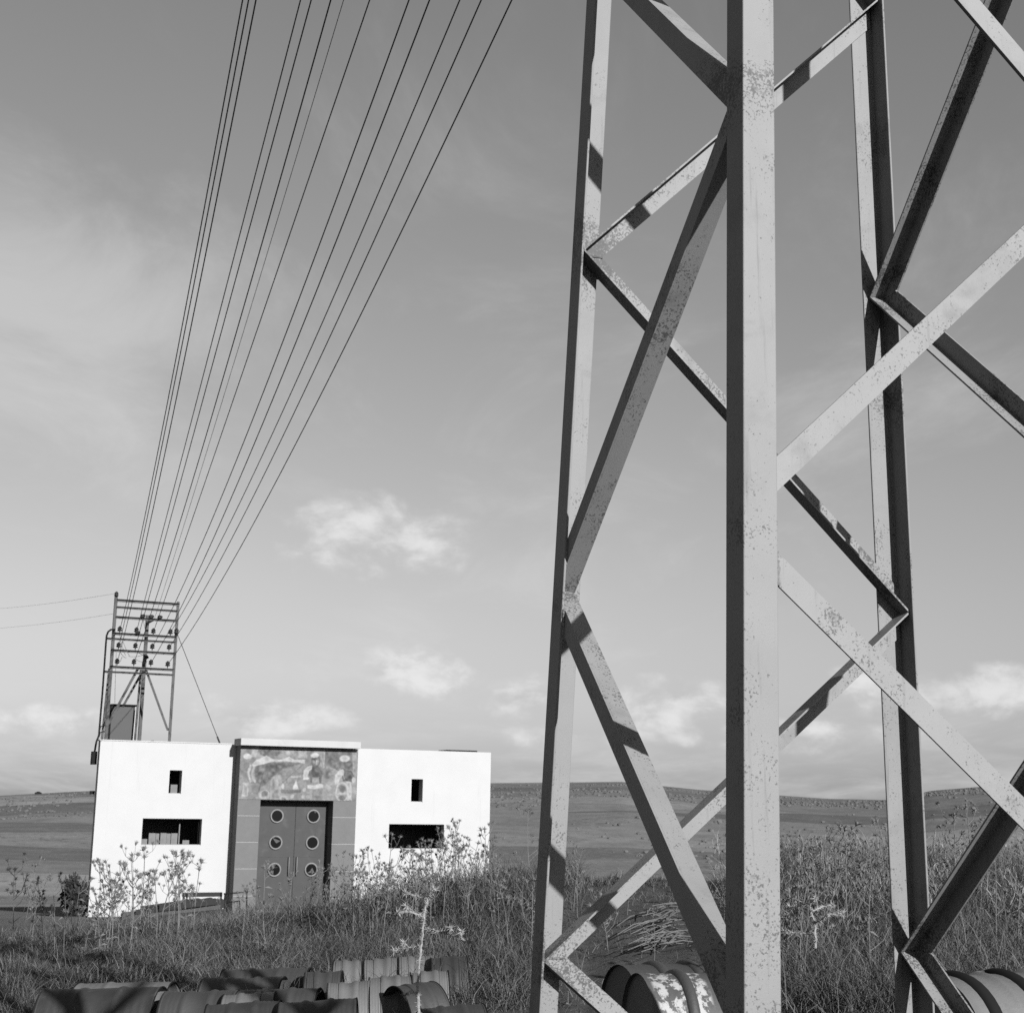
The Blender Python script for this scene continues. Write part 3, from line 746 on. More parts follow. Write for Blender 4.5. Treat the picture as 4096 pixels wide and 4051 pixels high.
# ------------------------------------------------------------------ drums
FOOT = []        # footprints kept free of grass: (x, y, ux, uy, half length, half width)
def ring_loft(V, F, o, ax, side, up, prof, a0, a1, n):
    """loft rings (position along axis, radius) between angles a0..a1 (0 = side, 90 = up)"""
    base = len(V); full = abs(a1 - a0) > 359
    cnt = n if full else n + 1
    for (s, r_) in prof:
        for i in range(cnt):
            a = R(a0 + (a1 - a0) * i / n)
            V.append(o + ax * s + side * (math.cos(a) * r_) + up * (math.sin(a) * r_))
    for k in range(len(prof) - 1):
        for i in range(n):
            a = base + k * cnt + i; b2 = base + k * cnt + (i + 1) % cnt
            F.append((a, b2, b2 + cnt, a + cnt))
def drum_profile(L, r_):
    h = [(0, r_ + .004), (.012, r_ + .004), (.016, r_)]
    for c in (L * .33, L * .66):
        h += [(c - .03, r_), (c - .016, r_ + .008), (c, r_ + .011), (c + .016, r_ + .008), (c + .03, r_)]
    for c in (L * .10, L * .165, L * .23, L * .77, L * .835, L * .90):
        h += [(c - .012, r_), (c, r_ + .0022), (c + .012, r_)]
    h += [(L - .016, r_), (L - .012, r_ + .004), (L, r_ + .004)]
    return sorted(h)
def solve_d(px, py, hgt):
    best = None
    for k in range(600):
        d = 6.0 + k * .02
        p = at(px, py, d)
        e = abs(p.z - hgt - gz(p.x, p.y))
        if best is None or e < best[0]: best = (e, d)
    return best[1]
def half_drum(x0, x1, py, label, mat, yaw=16, L=None, r_=.29, tilt=0.0, d=None, dents=0.006):
    px = (x0 + x1) / 2
    d = d or solve_d(px, py, r_ * .97)
    top = at(px, py, d)
    pl_, pr_ = at(x0, py, d), at(x1, py, d)
    ax = Vector((math.cos(R(yaw)), math.sin(R(yaw)), math.sin(R(tilt)))).normalized()
    L = L or min(max((pr_ - pl_).length / max(math.cos(R(yaw)), .3), .3), .95)
    side = Vector((ax.y, -ax.x, 0)).normalized(); up = side.cross(ax); up = up if up.z > 0 else -up
    o = Vector((top.x, top.y, top.z - r_)) - ax * (L / 2)
    t = empty('half_drum', Vector((top.x, top.y, top.z - r_)), label, 'drum', 'cut drums lying in rows')
    V, F = [], []
    pr = drum_profile(L, r_)
    ring_loft(V, F, o, ax, side, up, pr, -12, 192, 26)
    ph_ = random.uniform(0, 6)
    ctr = o + ax * (L / 2)
    for i, v_ in enumerate(V):       # dents
        rel = v_ - o; s = rel.dot(ax); a = math.atan2((rel - ax * s).dot(up), (rel - ax * s).dot(side))
        k = dents * (math.sin(3.1 * s / L * 2 + ph_ + 2.3 * a) * .6 + math.sin(7 * s / L + 4.1 * a + ph_ * 2) * .4)
        V[i] = v_ + (rel - ax * s).normalized() * k
    sh = make('shell', V, F, mat, t); shade_by_angle(sh, 45)
    md = sh.modifiers.new('sheet', 'SOLIDIFY'); md.thickness = .004; md.offset = -1
    for s in (0.0, L):
        V, F = [], []
        pts = [o + ax * s + side * (math.cos(R(a)) * (r_ + .006)) + up * (math.sin(R(a)) * (r_ + .006)) for a in range(-8, 189, 7)]
        tube_geo(V, F, pts, .006, 6); make('rim', V, F, M['black'], t, smooth=True)
    FOOT.append((top.x, top.y, ax.x, ax.y, L / 2 - .03, r_ * .72))
    return t
HD = [(185, 655, 3953, 'long dark cut drum in the bottom left corner', 'rust', -3),
      (318, 700, 3931, 'striped sunlit cut drum just behind the bottom left one', 'tin', -3),
      (668, 960, 3966, 'dark cut drum right of the bottom left one, with bright seam lines', 'rust_mid', -3),
      (955, 1285, 3957, 'ribbed dark cut drum in the second row, ending at the gap', 'rust_mid', -3),
      (820, 1142, 3911, 'grey ribbed cut drum in the middle of the third row', 'rust_mid', -3),
      (900, 1246, 3876, 'farthest ribbed grey cut drum left of the small pale ones', 'rust_mid', -3),
      (1262, 1345, 3889, 'short upright-looking drum end beside the gap between the rows', 'rust_mid', 4),
      (1130, 1435, 4003, 'plain dark cut drum at the bottom edge under the pale row', 'rust', 4),
      (840, 1130, 4012, 'dark cut drum at the bottom edge under the bright hump', 'rust', 4),
      (905, 1110, 3975, 'short bright humped drum piece behind the bottom edge', 'tin', 4),
      (1322, 1488, 3931, 'pale cut drum with a dark rim, left of the pale spiny thistle', 'tin', 4),
      (1486, 1656, 3908, 'pale smooth cut drum next in line towards the spiny thistle', 'tin', 4),
      (1660, 1792, 3888, 'pale cut drum just right of the spiny thistle stem', 'tin', 4),
      (1357, 1468, 3844, 'leftmost small pale drum of the back row', 'tin', 4),
      (1477, 1597, 3836, 'middle small pale drum of the back row', 'tin', 4),
      (1612, 1735, 3827, 'third small pale drum of the back row, behind the thistle stem', 'tin', 4),
      (1745, 1862, 3829, 'dark drum closing the back row on the right', 'rust', 4),
      (1593, 1742, 3937, 'cut drum with a black open end beside the spiny thistle', 'rust_mid', 30),
      (1690, 1945, 4026, 'dark mound of a cut drum at the bottom edge right of the thistle', 'rust', 10)]
for (x0, x1, py, lab, mt, yaw) in HD:
    half_drum(x0, x1, py, lab, M[mt], yaw, r_=.27 if py < 3850 else .29, tilt=2.2 if yaw < 0 else 3.5)

def full_drum(loc, yaw, label, mat, L=.88, r_=.29, roll=0.0, bung=None, hoops=(.33, .66), sink=0.03, hoop_mat='rust_mid'):
    ax = Vector((math.cos(R(yaw)), math.sin(R(yaw)), 0)); side = Vector((ax.y, -ax.x, 0)); up = Vector((0, 0, 1))
    o = Vector((loc[0], loc[1], loc[2] + r_ - sink))
    t = empty('oil_drum', Vector((loc[0], loc[1], loc[2])), label, 'drum')
    V, F = [], []
    pr = [(p, q_) for p, q_ in drum_profile(L, r_) if True]
    ring_loft(V, F, o, ax, side, up, pr, 0, 360, 40)
    body = make('body', V, F, mat, t); shade_by_angle(body, 45)
    for s, sg in ((.022, -1), (L - .022, 1)):
        V, F = [], []
        ring_loft(V, F, o, ax, side, up, [(s, r_ - .002), (s - sg * .004, r_ * .8), (s - sg * .008, r_ * .4), (s - sg * .008, .001)], 0, 360, 40)
        e_ = make('end_plate', V, F, M['tin'], t); shade_by_angle(e_, 50)
    for c in (L * hoops[0], L * hoops[1]):
        V, F = [], []
        n = 40
        ring_loft(V, F, o, ax, side, up, [(c - .034, r_ + .001), (c - .026, r_ + .018), (c, r_ + .025), (c + .026, r_ + .018), (c + .034, r_ + .001)], 0, 360, 40)
        h_ = make('hoop', V, F, M[hoop_mat], t); shade_by_angle(h_, 60)
    if bung:
        a = R(bung[1]); nrm = side * math.cos(a) + up * math.sin(a); c0 = o + ax * bung[0] + nrm * r_
        V, F = [], []; ring_loft(V, F, c0, nrm, ax, nrm.cross(ax), [(-.005, .048), (.012, .045), (.014, .036), (.006, .034), (.006, .001)], 0, 360, 24)
        b_ = make('bung', V, F, M['rust'], t); shade_by_angle(b_, 40)
    FOOT.append((loc[0] + ax.x * L / 2, loc[1] + ax.y * L / 2, ax.x, ax.y, L / 2 - .02, r_ * .8))
    return t
mpeel = M['peel']
qp = G(mpeel.node_tree); bb = mpeel.node_tree.nodes['Principled BSDF']
old = bb.inputs['Base Color'].links[0].from_socket
cop = qp.n('ShaderNodeTexCoord').outputs['Object']
mpp = qp.n('ShaderNodeMapping'); qp.link(cop, mpp.inputs[0]); mpp.inputs['Scale'].default_value = (17, 17, 8)
pk = qp.smooth(qp.noise(mpp.outputs[0], 1.0, 7.0, 0.7), 0.46, 0.54)
sxx = qp.sep(cop)
axp = qp.m('ADD', qp.m('MULTIPLY', sxx[0], math.cos(R(14))), qp.m('MULTIPLY', sxx[1], math.sin(R(14))))
pk = qp.m('MULTIPLY', pk, qp.m('MULTIPLY', qp.smooth(axp, 0.02, 0.05), qp.smooth(axp, 0.36, 0.33)))
vv = qp.mix(pk, qp.sep(old)[0], 0.24)
qp.link(qp.comb(vv, vv, vv), bb.inputs['Base Color'])
dd = 8.3
pend = at(2552, 3894, dd); 
z_ = pend.z - .58 + .03
full_drum((pend.x, pend.y, z_), 14, 'oil drum with white peeling paint lying behind the pylon leg', M['peel'], L=.70)
pend2 = at(2480, 3840, 9.4)
full_drum((pend2.x, pend2.y, pend2.z - .58), 22, 'rusty oil drum half hidden behind the white peeling one', M['rust_mid'], L=.74)
# the drum in the bottom right corner: front hoop crown at (3821, 3882)
dd = 7.0
hp = at(3821, 3884, dd); axr = R(26)
lx_, ly_ = hp.x - math.cos(axr) * .12, hp.y - math.sin(axr) * .12
full_drum((lx_, ly_, hp.z - .60 + .0), 26, 'pale oil drum with dark hoops and a bung in the bottom right corner', M['tin'], bung=(.33, 108), sink=0.0, hoops=(.136, .46), hoop_mat='black')

# object-space origin for the peeling drum: x along its axis from the end plate
for o in bpy.data.objects:
    if o.type == 'MESH' and o.name.startswith('body') and o.data.materials and o.data.materials[0] == M['peel']:
        off = o.parent.location.copy()
        mv = Matrix.Translation(-(off - Vector((0, 0, 0))))
        o.data.transform(mv); o.location = o.location + off

# ------------------------------------------------------------------ scrap by the building
pile = empty('plank_pile', bp(1.6, -3.2, 2.2), 'low dark pile of old planks against the left white wall', 'plank pile')
for k, (u0, u1, z0, o_, sl) in enumerate([(0.6, 2.9, -3.02, 1.9, .16), (0.9, 3.0, -2.92, 2.2, .15), (1.1, 2.7, -2.84, 2.0, .13), (.5, 1.9, -3.05, 2.5, .10), (1.5, 3.1, -2.78, 2.35, .10), (.2, 2.9, -3.14, 2.0, .10), (.4, 3.2, -3.12, 2.35, .12), (1.0, 3.3, -3.08, 2.6, .08), (1.6, 3.3, -2.98, 2.15, .06), (1.2, 3.3, -3.20, 1.85, .05)]):
    V, F = [], []; box_geo(V, F, bp(u0, z0 - .36, o_), GU * (u1 - u0) + UP * sl * (u1 - u0), NB * .28, UP * .16)
    make('plank', V, F, M['rust' if k % 3 == 0 else 'bark'], pile, bevel=.01)
frm = empty('bench_frame', bp(3.0, -3.2, 1.7), 'dark metal bench frame standing beside the porch on the left', 'frame')
V, F = [], []; box_geo(V, F, bp(2.35, -3.12, 1.5), GU * 1.15, NB * .5, UP * .22); make('seat', V, F, M['bark'], frm, bevel=.01)
V, F = [], []; box_geo(V, F, bp(2.35, -2.84, 1.45), GU * 1.15, NB * .05, UP * .12); make('backrest', V, F, M['bark'], frm, bevel=.01)
for u in (2.38, 3.46):
    for o_ in (1.52, 1.98):
        V, F = [], []; tube_geo(V, F, [bp(u, -3.5, o_), bp(u, -2.73, o_)], .025, 8); make('leg', V, F, M['black'], frm)
for z, u1 in ((-2.70, 4.15), (-2.95, 3.95)):
    V, F = [], []; tube_geo(V, F, [bp(3.48, z - .05, 1.75), bp(u1, z, 1.75), bp(u1 + .02, -3.35, 1.75)], .022, 8); make('side_rail', V, F, M['black'], frm)

# shrubs; the left corner one is a dark stand-in for building shadow and junk
def leaf_cloud(V, F, c, rx, ry, rz, n, s):
    for _ in range(n):
        while True:
            p = Vector((random.uniform(-1, 1), random.uniform(-1, 1), random.uniform(-1, 1)))
            if p.length < 1: break
        p = Vector((p.x * rx, p.y * ry, p.z * rz)) + Vector(c)
        a = Vector((random.gauss(0, 1), random.gauss(0, 1), random.gauss(0, 1))).normalized()
        b_ = a.orthogonal().normalized(); k = s * random.uniform(.6, 1.4)
        i = len(V); V += [p - a * k, p + b_ * k * .45, p + a * k, p - b_ * k * .45]; F.append((i, i + 1, i + 2, i + 3))
def shrub(loc, w, h, label, n=1400):
    t = empty('shrub', Vector(loc), label, 'shrub')
    V, F = [], []
    for k in range(6):
        a = k * 1.05 + .3
        tube_geo(V, F, [Vector(loc), Vector(loc) + Vector((math.cos(a) * w * .3, math.sin(a) * w * .3, h * .5)), Vector(loc) + Vector((math.cos(a) * w * .5, math.sin(a) * w * .5, h * .85))], [.03, .02, .008], 5)
    make('trunk', V, F, M['bark'], t)
    V, F = [], []
    for k in range(9):
        c = Vector(loc) + Vector((random.uniform(-.6, .6) * w, random.uniform(-.6, .6) * w, random.uniform(.25, .85) * h))
        leaf_cloud(V, F, c, w * .38, w * .38, h * .22, n // 9, .07)
    make('crown', V, F, M['leaf_dark'], t)
pL = bp(-.45, -3.3, -.4)
shrub((pL.x, pL.y, gz(pL.x, pL.y)), .75, 1.35, 'black leafy stand-in for shadow and junk at the left corner of the white building')
pR = bp(13.2, -3.3, -.5)
shrub((pR.x, pR.y, gz(pR.x, pR.y)), .9, 1.5, 'dark shrub just right of the white building', 1600)
pR = bp(14.6, -3.3, .5)
shrub((pR.x, pR.y, gz(pR.x, pR.y)), .7, 1.0, 'smaller dark bush farther right of the white building', 1000)
# tiny hut on the left skyline
ph_ = at(152, 3181, 1180)
hut = empty('hilltop_hut', ph_, 'tiny dark hut on the skyline far left', 'hut')
V, F = [], []; box_geo(V, F, ph_ - Vector((2.2, 2, 3)), (4.4, 0, 0), (0, 4, 0), (0, 0, 5)); make('wall', V, F, M['bark'], hut)
V, F = [], []; prism_geo(V, F, [ph_ + Vector((-2.6, -2.4, 2.01)), ph_ + Vector((2.6, -2.4, 2.01)), ph_ + Vector((0, -2.4, 3.2))], (0, 4.8, 0)); make('roof', V, F, M['black'], hut)

# ------------------------------------------------------------------ plants
def spike_head(V, F, c, axis, s):
    axis = Vector(axis).normalized(); n1 = axis.orthogonal().normalized(); n2 = axis.cross(n1)
    b = len(V)                                      # small egg-shaped core
    prof = [(-.012, .004), (0, .011), (.012, .013), (.024, .008), (.03, .002)]
    tube_geo(V, F, [Vector(c) + axis * (h * s) for h, _ in prof], [r_ * s for _, r_ in prof], 6)
    for k in range(20):
        th = random.uniform(.15, 1.5); a = random.uniform(0, 6.28)
        d = axis * math.cos(th) + (n1 * math.cos(a) + n2 * math.sin(a)) * math.sin(th)
        e = d.orthogonal().normalized() * (.0045 * s)
        p0 = Vector(c) + axis * (.002 * s) + d * (.006 * s); i = len(V)
        V += [p0 - e, p0 + e, p0 + d * (random.uniform(.03, .055) * s)]; F.append((i, i + 1, i + 2))
def thistle_geo(h, nb, seed, heads=True, hs=1.0):
    random.seed(seed)
    V, F = [], []
    lean = Vector((random.uniform(-.18, .18), random.uniform(-.18, .18), 0))
    def P(t): return Vector((lean.x * t * t * h, lean.y * t * t * h, t * h)) + Vector((math.sin(t * 5 + seed) * .012, math.cos(t * 4 + seed) * .012, 0))
    tube_geo(V, F, [P(k / 6) for k in range(7)], [.0075 - .0045 * k / 6 for k in range(7)], 5)
    spike_head(V, F, P(1.0), P(1) - P(.9), hs * random.uniform(.9, 1.2))
    for k in range(nb):
        t = random.uniform(.30, .95); a = random.uniform(0, 6.28)
        L = random.uniform(.12, .34) * h * (1.15 - t * .6)
        p0 = P(t); o = Vector((math.cos(a), math.sin(a), 0))
        p1 = p0 + o * L * .5 + Vector((0, 0, L * .35)); p2 = p0 + o * L * .78 + Vector((0, 0, L * random.uniform(.8, 1.15)))
        tube_geo(V, F, [p0, p1, p2], [.0045, .0036, .0026], 4)
        spike_head(V, F, p2, p2 - p1, hs * random.uniform(.8, 1.15))
        if random.random() < .5:
            p3 = p1 + Vector((-o.y, o.x, 0)) * L * .3 * random.choice((-1, 1)) + Vector((0, 0, L * .45))
            tube_geo(V, F, [p1, p3], [.003, .0022], 4); spike_head(V, F, p3, p3 - p1, hs * random.uniform(.6, .9))
        if random.random() < .25:      # dry leaf rags
            q_ = P(t * random.uniform(.2, .9)); dd_ = Vector((random.gauss(0, 1), random.gauss(0, 1), random.uniform(-.4, .6))).normalized()
            i = len(V); V += [q_, q_ + dd_ * .05 + Vector((0, 0, .012)), q_ + dd_ * .10 - Vector((0, 0, .02))]; F.append((i, i + 1, i + 2))
    return V, F
protos = []
for k in range(9):
    V, F = thistle_geo(1.0, 5 + k % 4 * 2, 40 + k, hs=1.15)
    me_ = bpy.data.meshes.new('dry_thistle'); me_.from_pydata([tuple(v_) for v_ in V], [], F); me_.materials.append(M['thistle']); protos.append(me_)
random.seed(5)
def thistle(px, d, h, label, group):
    p = at(px, 3500, d)
    o = bpy.data.objects.new('dry_thistle', random.choice(protos)); COL.objects.link(o)
    o.location = (p.x, p.y, gz(p.x, p.y) - .02)
    o.rotation_euler = (random.uniform(-.08, .08), random.uniform(-.12, .12), random.uniform(0, 6.28))
    w_ = random.uniform(.85, 1.15)
    o.scale = (h * w_, h * w_, h)
    return tag(o, label, 'thistle', group)
CL = [(22, (390, 800), (16.5, 18.6), (.5, 1.05), 'dry thistle with dark seed heads standing against the left white wall', 'thistles before the left wall'),
      (9, (60, 370), (15.5, 18.5), (.6, 1.0), 'dry thistle in front of the fields left of the building', 'thistles left of the building'),
      (12, (880, 1330), (15.0, 18.5), (.35, .85), 'dry thistle rising in front of the porch door and piers', 'thistles before the porch'),
      (72, (1320, 1965), (15.0, 18.5), (.35, .80), 'dry thistle in the dense stand against the right white wall', 'thistles before the right wall'),
      (16, (1960, 2330), (12.5, 18.0), (.4, .85), 'dry thistle against the hills right of the building', 'thistles right of the building'),
      (8, (2420, 2900), (12.0, 17.5), (.35, .6), 'dry thistle seen through the near face of the pylon', 'thistles seen through the pylon'),
      (20, (3130, 3560), (10.5, 17.0), (.6, .95), 'dry thistle in the thick weeds between the two right pylon legs', 'thistles between the pylon legs'),
      (14, (3680, 4080), (10.5, 17.0), (.6, .95), 'dry thistle in the weeds at the right edge', 'thistles at the right edge')]
for n, (xa, xb), (da, db), (ha, hb), lab, grp in CL:
    for k in range(n):
        thistle(xa + (xb - xa) * (k + random.uniform(.1, .9)) / n, random.uniform(da, db), random.uniform(ha, hb), lab, grp)

# pale spiny plants, drawn branch by branch
def spiny(name, label, paths, d, mat, seed, rad=.008, spines=70):
    random.seed(seed)
    base = at(paths[0][1][0][0], paths[0][1][0][1], d)
    t = empty(name, base, label, 'thistle')
    for part, pix in paths:
        dd0 = d
        P0 = [at(x, y, d + dz) for (x, y, dz) in pix]
        P3 = []
        for k in range(len(P0) - 1):
            for j in range(4):
                P3.append(P0[k].lerp(P0[k + 1], j / 4) + Vector((random.gauss(0, .004), random.gauss(0, .004), random.gauss(0, .003))))
        P3.append(P0[-1])
        V, F = [], []
        n = len(P3)
        r0 = rad if part == 'stem' else rad * .62
        tube_geo(V, F, P3, [r0 * (1 - .55 * k / max(n - 1, 1)) for k in range(n)], 6)
        for k in range(n - 1):
            L = (P3[k + 1] - P3[k]).length
            for _ in range(int(spines * L / .12)):
                p = P3[k].lerp(P3[k + 1], random.random())
                dv = Vector((random.gauss(0, 1), random.gauss(0, 1), random.gauss(0, 1))).normalized(); e = dv.orthogonal().normalized() * .0022
                i = len(V); V += [p - e, p + e, p + dv * random.uniform(.008, .03)]; F.append((i, i + 1, i + 2))
        if part != 'stem':
            tip = P3[-1]
            for _ in range(26):
                dv = Vector((random.gauss(0, 1), random.gauss(0, 1), random.gauss(0, 1))).normalized(); e = dv.orthogonal().normalized() * .0035
                i = len(V); V += [tip - e, tip + e, tip + dv * random.uniform(.012, .045)]; F.append((i, i + 1, i + 2))
        make(part, V, F, mat, t)
    return t
spiny('spiny_thistle', 'tall bleached spiny thistle standing before the rows of cut drums',
      [('stem', [(1668, 4090, 0), (1672, 3990, 0), (1676, 3880, .02), (1682, 3790, 0), (1696, 3720, -.02), (1702, 3640, 0), (1708, 3590, .02)]),
       ('branch', [(1708, 3590, .02), (1722, 3575, 0), (1735, 3555, -.05)]), ('branch', [(1708, 3590, .02), (1660, 3582, .06), (1625, 3570, .1)]),
       ('branch', [(1700, 3715, 0), (1760, 3724, -.1), (1820, 3742, -.2), (1880, 3765, -.25)]), ('branch', [(1788, 3732, -.15), (1800, 3710, -.2)]), ('branch', [(1838, 3748, -.2), (1846, 3725, -.25)]),
       ('branch', [(1680, 3778, 0), (1640, 3790, .05), (1578, 3800, .1)]), ('branch', [(1625, 3792, .07), (1618, 3770, .1)]),
       ('branch', [(1700, 3660, 0), (1660, 3650, .1), (1625, 3625, .1)]), ('branch', [(1698, 3670, 0), (1640, 3645, -.1), (1590, 3648, -.1)]), ('branch', [(1668, 3970, 0), (1640, 3968, 0), (1622, 3978, 0)])],
      8.2, M['pale_thistle'], 3)
spiny('spiny_thistle', 'smaller bleached spiny thistle between the two right pylon legs',
      [('stem', [(3262, 3790, 0), (3260, 3720, 0), (3250, 3660, .02), (3238, 3615, 0)]), ('branch', [(3238, 3615, 0), (3200, 3620, .05), (3160, 3628, .1)]), ('branch', [(3240, 3618, 0), (3262, 3590, -.05)]),
       ('branch', [(3260, 3690, 0), (3310, 3660, -.1), (3370, 3650, -.1)]), ('branch', [(3245, 3640, 0), (3290, 3625, .1), (3330, 3620, .1)]), ('branch', [(3258, 3745, 0), (3200, 3730, .1), (3140, 3728, .1)])],
      8.6, M['pale_thistle'], 4, rad=.007, spines=80)

# bundle of dry stalks lying on the ground behind the oil drum
V, F = [], []
random.seed(9)
for k in range(60):
    c = at(random.gauss(2640, 60), 3700, random.uniform(13.2, 14.8))
    zz_ = gz(c.x, c.y) + random.uniform(.0, .16)
    a = R(random.gauss(35, 28)); L = random.uniform(.2, .65)
    dv = Vector((math.cos(a), math.sin(a), random.gauss(.08, .12)))
    p0 = Vector((c.x, c.y, zz_)) - dv * L / 2
    tube_geo(V, F, [p0, p0 + dv * L / 2 + Vector((0, 0, .03)), p0 + dv * L], [.004, .006, .003], 4)
tag(make('dry_stalks', V, F, M['straw']), 'heap of dry straw stalks on the ground seen through the pylon', 'straw', kind='stuff')

# grass and weeds: one continuous cover
def blades(px_, py_, base_z, L, W, lean, tone, bend=.5):
    n = len(px_)
    a = rng.uniform(0, 2 * np.pi, n); la = rng.uniform(0, 2 * np.pi, n)
    wx, wy = np.cos(a) * W / 2, np.sin(a) * W / 2
    lx, ly = np.cos(la) * lean * L, np.sin(la) * lean * L
    h = L * np.sqrt(np.clip(1 - lean ** 2 * .8, .1, 1))
    v = np.zeros((n, 5, 3))
    v[:, 0] = np.stack([px_ - wx, py_ - wy, base_z], 1); v[:, 1] = np.stack([px_ + wx, py_ + wy, base_z], 1)
    mx, my, mz = px_ + lx * .38, py_ + ly * .38, base_z + h * .58
    v[:, 2] = np.stack([mx + wx * .7, my + wy * .7, mz], 1); v[:, 3] = np.stack([mx - wx * .7, my - wy * .7, mz], 1)
    v[:, 4] = np.stack([px_ + lx, py_ + ly, base_z + h * (1 - bend * lean * .3)], 1)
    return v.reshape(-1, 3), np.repeat(tone, 5)
def keep_out(x, y):
    k = np.ones(len(x), bool)
    for (cx, cy, ux, uy, hl, hw) in FOOT:
        s = (x - cx) * ux + (y - cy) * uy; t = -(x - cx) * uy + (y - cy) * ux
        k &= ~((np.abs(s) < hl) & (np.abs(t) < hw))
    return k
def cover(name, label, N, azr, dr, Lf, Wd, leanr, tonef, pw=1.0):
    a = np.radians(rng.uniform(azr[0], azr[1], N))
    u = rng.uniform(0, 1, N); d = (dr[0] ** (pw + 1) + u * (dr[1] ** (pw + 1) - dr[0] ** (pw + 1))) ** (1 / (pw + 1))
    x, y = d * np.sin(a), d * np.cos(a)
    k = keep_out(x, y); x, y, d, a = x[k], y[k], d[k], a[k]
    clump = vnoise(x, y, 2.3, 21) + .6 * vnoise(x, y, 5.1, 22)
    k = rng.uniform(0, 1, len(x)) < np.clip(.62 + clump * 1.1, .08, 1); x, y, d, a, clump = x[k], y[k], d[k], a[k], clump[k]
    L = Lf(x, y, np.degrees(a), clump, len(x)); tone = tonef(x, y, clump, len(x))
    v, tn = blades(x, y, ground_z(x, y) - .02, L, rng.uniform(Wd[0], Wd[1], len(x)), rng.uniform(leanr[0], leanr[1], len(x)), tone)
    n = len(x); i0 = np.arange(n) * 5
    quad = np.stack([i0, i0 + 1, i0 + 2, i0 + 3], 1); tri = np.stack([i0 + 3, i0 + 2, i0 + 4], 1)
    me = bpy.data.meshes.new(name)
    me.vertices.add(n * 5); me.vertices.foreach_set('co', v.ravel().astype(np.float32))
    me.loops.add(n * 7); me.polygons.add(n * 2)
    li = np.concatenate([quad, tri], 1).ravel()
    me.loops.foreach_set('vertex_index', li.astype(np.int32))
    st = np.stack([np.arange(n) * 7, np.arange(n) * 7 + 4], 1).ravel(); 
    me.polygons.foreach_set('loop_start', st.astype(np.int32))
    me.update(calc_edges=True); me.validate()
    at_ = me.attributes.new('tone', 'FLOAT', 'POINT'); at_.data.foreach_set('value', tn.astype(np.float32))
    me.materials.append(M['blade'])
    o = bpy.data.objects.new(name, me); COL.objects.link(o)
    return tag(o, label, 'grass', kind='stuff')
def rightness(a): return np.clip((a - 8.5) / 3, 0, 1)
def bare(x, y):
    """1 on the trodden patch of soil under and behind the pylon, 0 elsewhere"""
    a = np.degrees(np.arctan2(x, y)); d = np.hypot(x, y)
    return np.clip((a - 1.0) / 1.5, 0, 1) * np.clip((10.5 - a) / 2.0, 0, 1) * np.clip((d - 6.5) / 1.0, 0, 1) * np.clip((18.0 - d) / 2.5, 0, 1)
cover('low_scrub', 'dark matted low scrub covering the slope before the building', 430000, (-27, 27), (7.0, 27.0),
      lambda x, y, a, c, n: rng.uniform(.025, .105, n) * (1 + c * .9) * (1 + rightness(a) * .9) * (1 - .65 * bare(x, y)), (.006, .017), (.3, 1.25),
      lambda x, y, c, n: rng.uniform(.012, .085, n) * np.clip(1 + 1.7 * c, .2, 2.2) * (1 + .6 * vnoise(x, y, .9, 51)), pw=1.0)  # blades between clumps darker: shade of the gaps put into their tone
cover('dry_grass', 'pale thin dry grass stalks standing in the scrub', 22000, (-27, 27), (7.0, 23.0),
      lambda x, y, a, c, n: rng.uniform(.06, .26, n) * (1 + rightness(a) * .7) * (1 - .5 * bare(x, y)), (.003, .006), (.2, 1.15),
      lambda x, y, c, n: rng.uniform(.06, .24, n), pw=1.0)
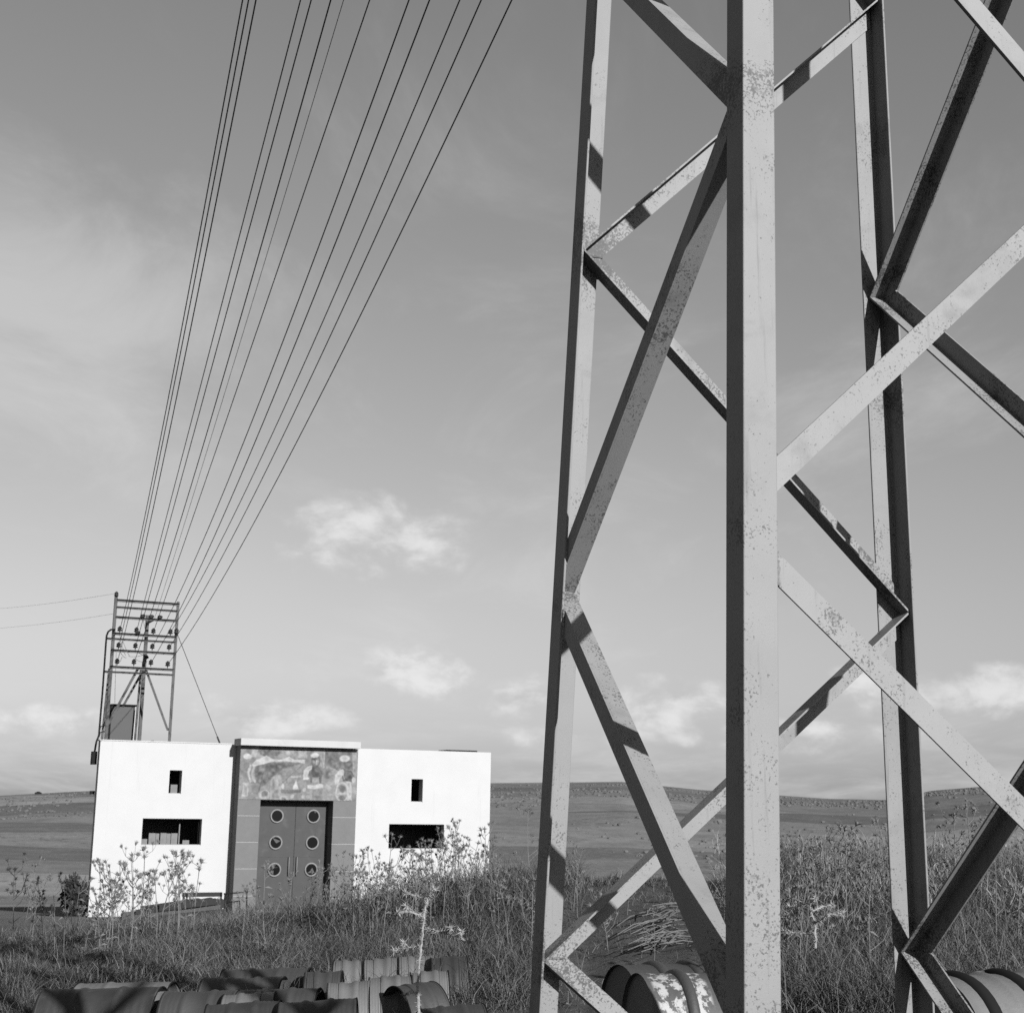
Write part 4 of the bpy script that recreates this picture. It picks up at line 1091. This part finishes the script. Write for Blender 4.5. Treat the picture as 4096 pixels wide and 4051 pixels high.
def strands(name, label, N, azr, dr, Lr, Wr, tiltr, toner, lift, seed_noise, pw=1.0):
    """tangled curved stalks: four-point ribbons bending over in all directions"""
    a = np.radians(rng.uniform(azr[0], azr[1], N)); u = rng.uniform(0, 1, N)
    d = (dr[0] ** (pw + 1) + u * (dr[1] ** (pw + 1) - dr[0] ** (pw + 1))) ** (1 / (pw + 1))
    x, y = d * np.sin(a), d * np.cos(a)
    k = keep_out(x, y) & (rng.uniform(0, 1, N) < np.clip(.55 + 1.3 * vnoise(x, y, 1.3, seed_noise) + .8 * vnoise(x, y, 3.7, seed_noise + 1), .05, 1)) & (rng.uniform(0, 1, N) > .85 * bare(x, y))
    x, y = x[k], y[k]; n = len(x)
    L = rng.uniform(Lr[0], Lr[1], n) * (1 + .5 * vnoise(x, y, .8, seed_noise + 2)); W = rng.uniform(Wr[0], Wr[1], n)
    z0 = ground_z(x, y) - .02 + rng.uniform(0, 1, n) ** 2 * lift
    ph = rng.uniform(0, 2 * np.pi, n); tl = rng.uniform(tiltr[0], tiltr[1], n); bend = rng.uniform(.1, .75, n)
    tone = rng.uniform(toner[0], toner[1], n) 
    P = np.stack([x, y, z0], 1); wd = rng.uniform(0, 2 * np.pi, n)
    side = np.stack([np.cos(wd), np.sin(wd), rng.uniform(-.3, .3, n)], 1) * W[:, None] / 2
    out = np.zeros((n, 7, 3)); cur = P.copy(); t = tl.copy(); phk = ph.copy()
    for j in range(3):
        w = side * (1 - .25 * j)
        out[:, j * 2] = cur - w; out[:, j * 2 + 1] = cur + w
        cur = cur + np.stack([np.sin(t) * np.cos(phk), np.sin(t) * np.sin(phk), np.cos(t)], 1) * (L / 3)[:, None]
        t = t + bend; phk = phk + rng.uniform(-.5, .5, n)
    out[:, 6] = cur
    i0 = np.arange(n) * 7
    q1 = np.stack([i0, i0 + 1, i0 + 3, i0 + 2], 1); q2 = np.stack([i0 + 2, i0 + 3, i0 + 5, i0 + 4], 1); t3 = np.stack([i0 + 4, i0 + 5, i0 + 6], 1)
    me = bpy.data.meshes.new(name)
    me.vertices.add(n * 7); me.vertices.foreach_set('co', out.reshape(-1).astype(np.float32))
    me.loops.add(n * 11); me.polygons.add(n * 3)
    me.loops.foreach_set('vertex_index', np.concatenate([q1, q2, t3], 1).ravel().astype(np.int32))
    me.polygons.foreach_set('loop_start', np.stack([np.arange(n) * 11, np.arange(n) * 11 + 4, np.arange(n) * 11 + 8], 1).ravel().astype(np.int32))
    me.update(calc_edges=True); me.validate()
    at_ = me.attributes.new('tone', 'FLOAT', 'POINT'); at_.data.foreach_set('value', np.repeat(tone, 7).astype(np.float32))
    me.materials.append(M['blade'])
    o = bpy.data.objects.new(name, me); COL.objects.link(o)
    return tag(o, label, 'weeds', kind='stuff')
strands('tall_weeds', 'tall tangled dry weeds filling the ground at the right', 80000, (9.5, 27), (8.5, 21.0), (.22, .62), (.004, .0085), (.05, 1.15), (.03, .19), .22, 61)
strands('tangled_twigs', 'wiry dead twigs tangled through the scrub on the slope', 70000, (-27, 10.5), (7.5, 20.5), (.05, .20), (.003, .0065), (.1, 1.45), (.05, .25), .08, 71)
strands('crest_weeds', 'shrubby dry weeds on the rise before the right wall', 30000, (-10, 3), (11.5, 18.5), (.12, .42), (.004, .009), (.05, 1.1), (.03, .17), .12, 91)
strands('left_crest_weeds', 'low tangled weeds along the left crest before the building', 42000, (-26, -9), (13.5, 26.0), (.10, .34), (.004, .009), (.1, 1.3), (.03, .19), .06, 95)
strands('weed_tops', 'pale feathery tips of the dry weeds along the right crest', 16000, (8.0, 27), (13.0, 19.5), (.10, .30), (.005, .010), (.0, 1.2), (.16, .42), .55, 81)
# scrub on the far hills, one mass
N = 11000
a = np.radians(rng.uniform(-27, 27, N)); d = 420 + 780 * rng.uniform(0, 1, N) ** .8
x, y = d * np.sin(a), d * np.cos(a)
k = ((vnoise(x, y, 1 / 110.0, 31) + .5 * vnoise(x, y, 1 / 40.0, 32)) > rng.uniform(-.15, .3, N)) & ~((a < R(-13.5)) & (d < 800))
x, y, d = x[k], y[k], d[k]
z = ground_z(x, y)
V, F = [], []
ico = bmesh.new(); bmesh.ops.create_icosphere(ico, subdivisions=1, radius=1.0)
iv = np.array([v_.co[:] for v_ in ico.verts]); ifc = [tuple(v_.index for v_ in f.verts) for f in ico.faces]; ico.free()
for i in range(len(x)):
    s = rng.uniform(.35, 1.15); b0 = len(V)
    pv = iv * (s * rng.uniform(.75, 1.25, (len(iv), 1))) * np.array([1.2, 1.2, .75]) + np.array([x[i], y[i], z[i] + s * .35])
    V += [tuple(p) for p in pv]; F += [tuple(b0 + j for j in f) for f in ifc]
tag(make('hillside_scrub', V, F, M['scrub']), 'scattered dark bushes dotting the far hillsides', 'bushes', kind='stuff')
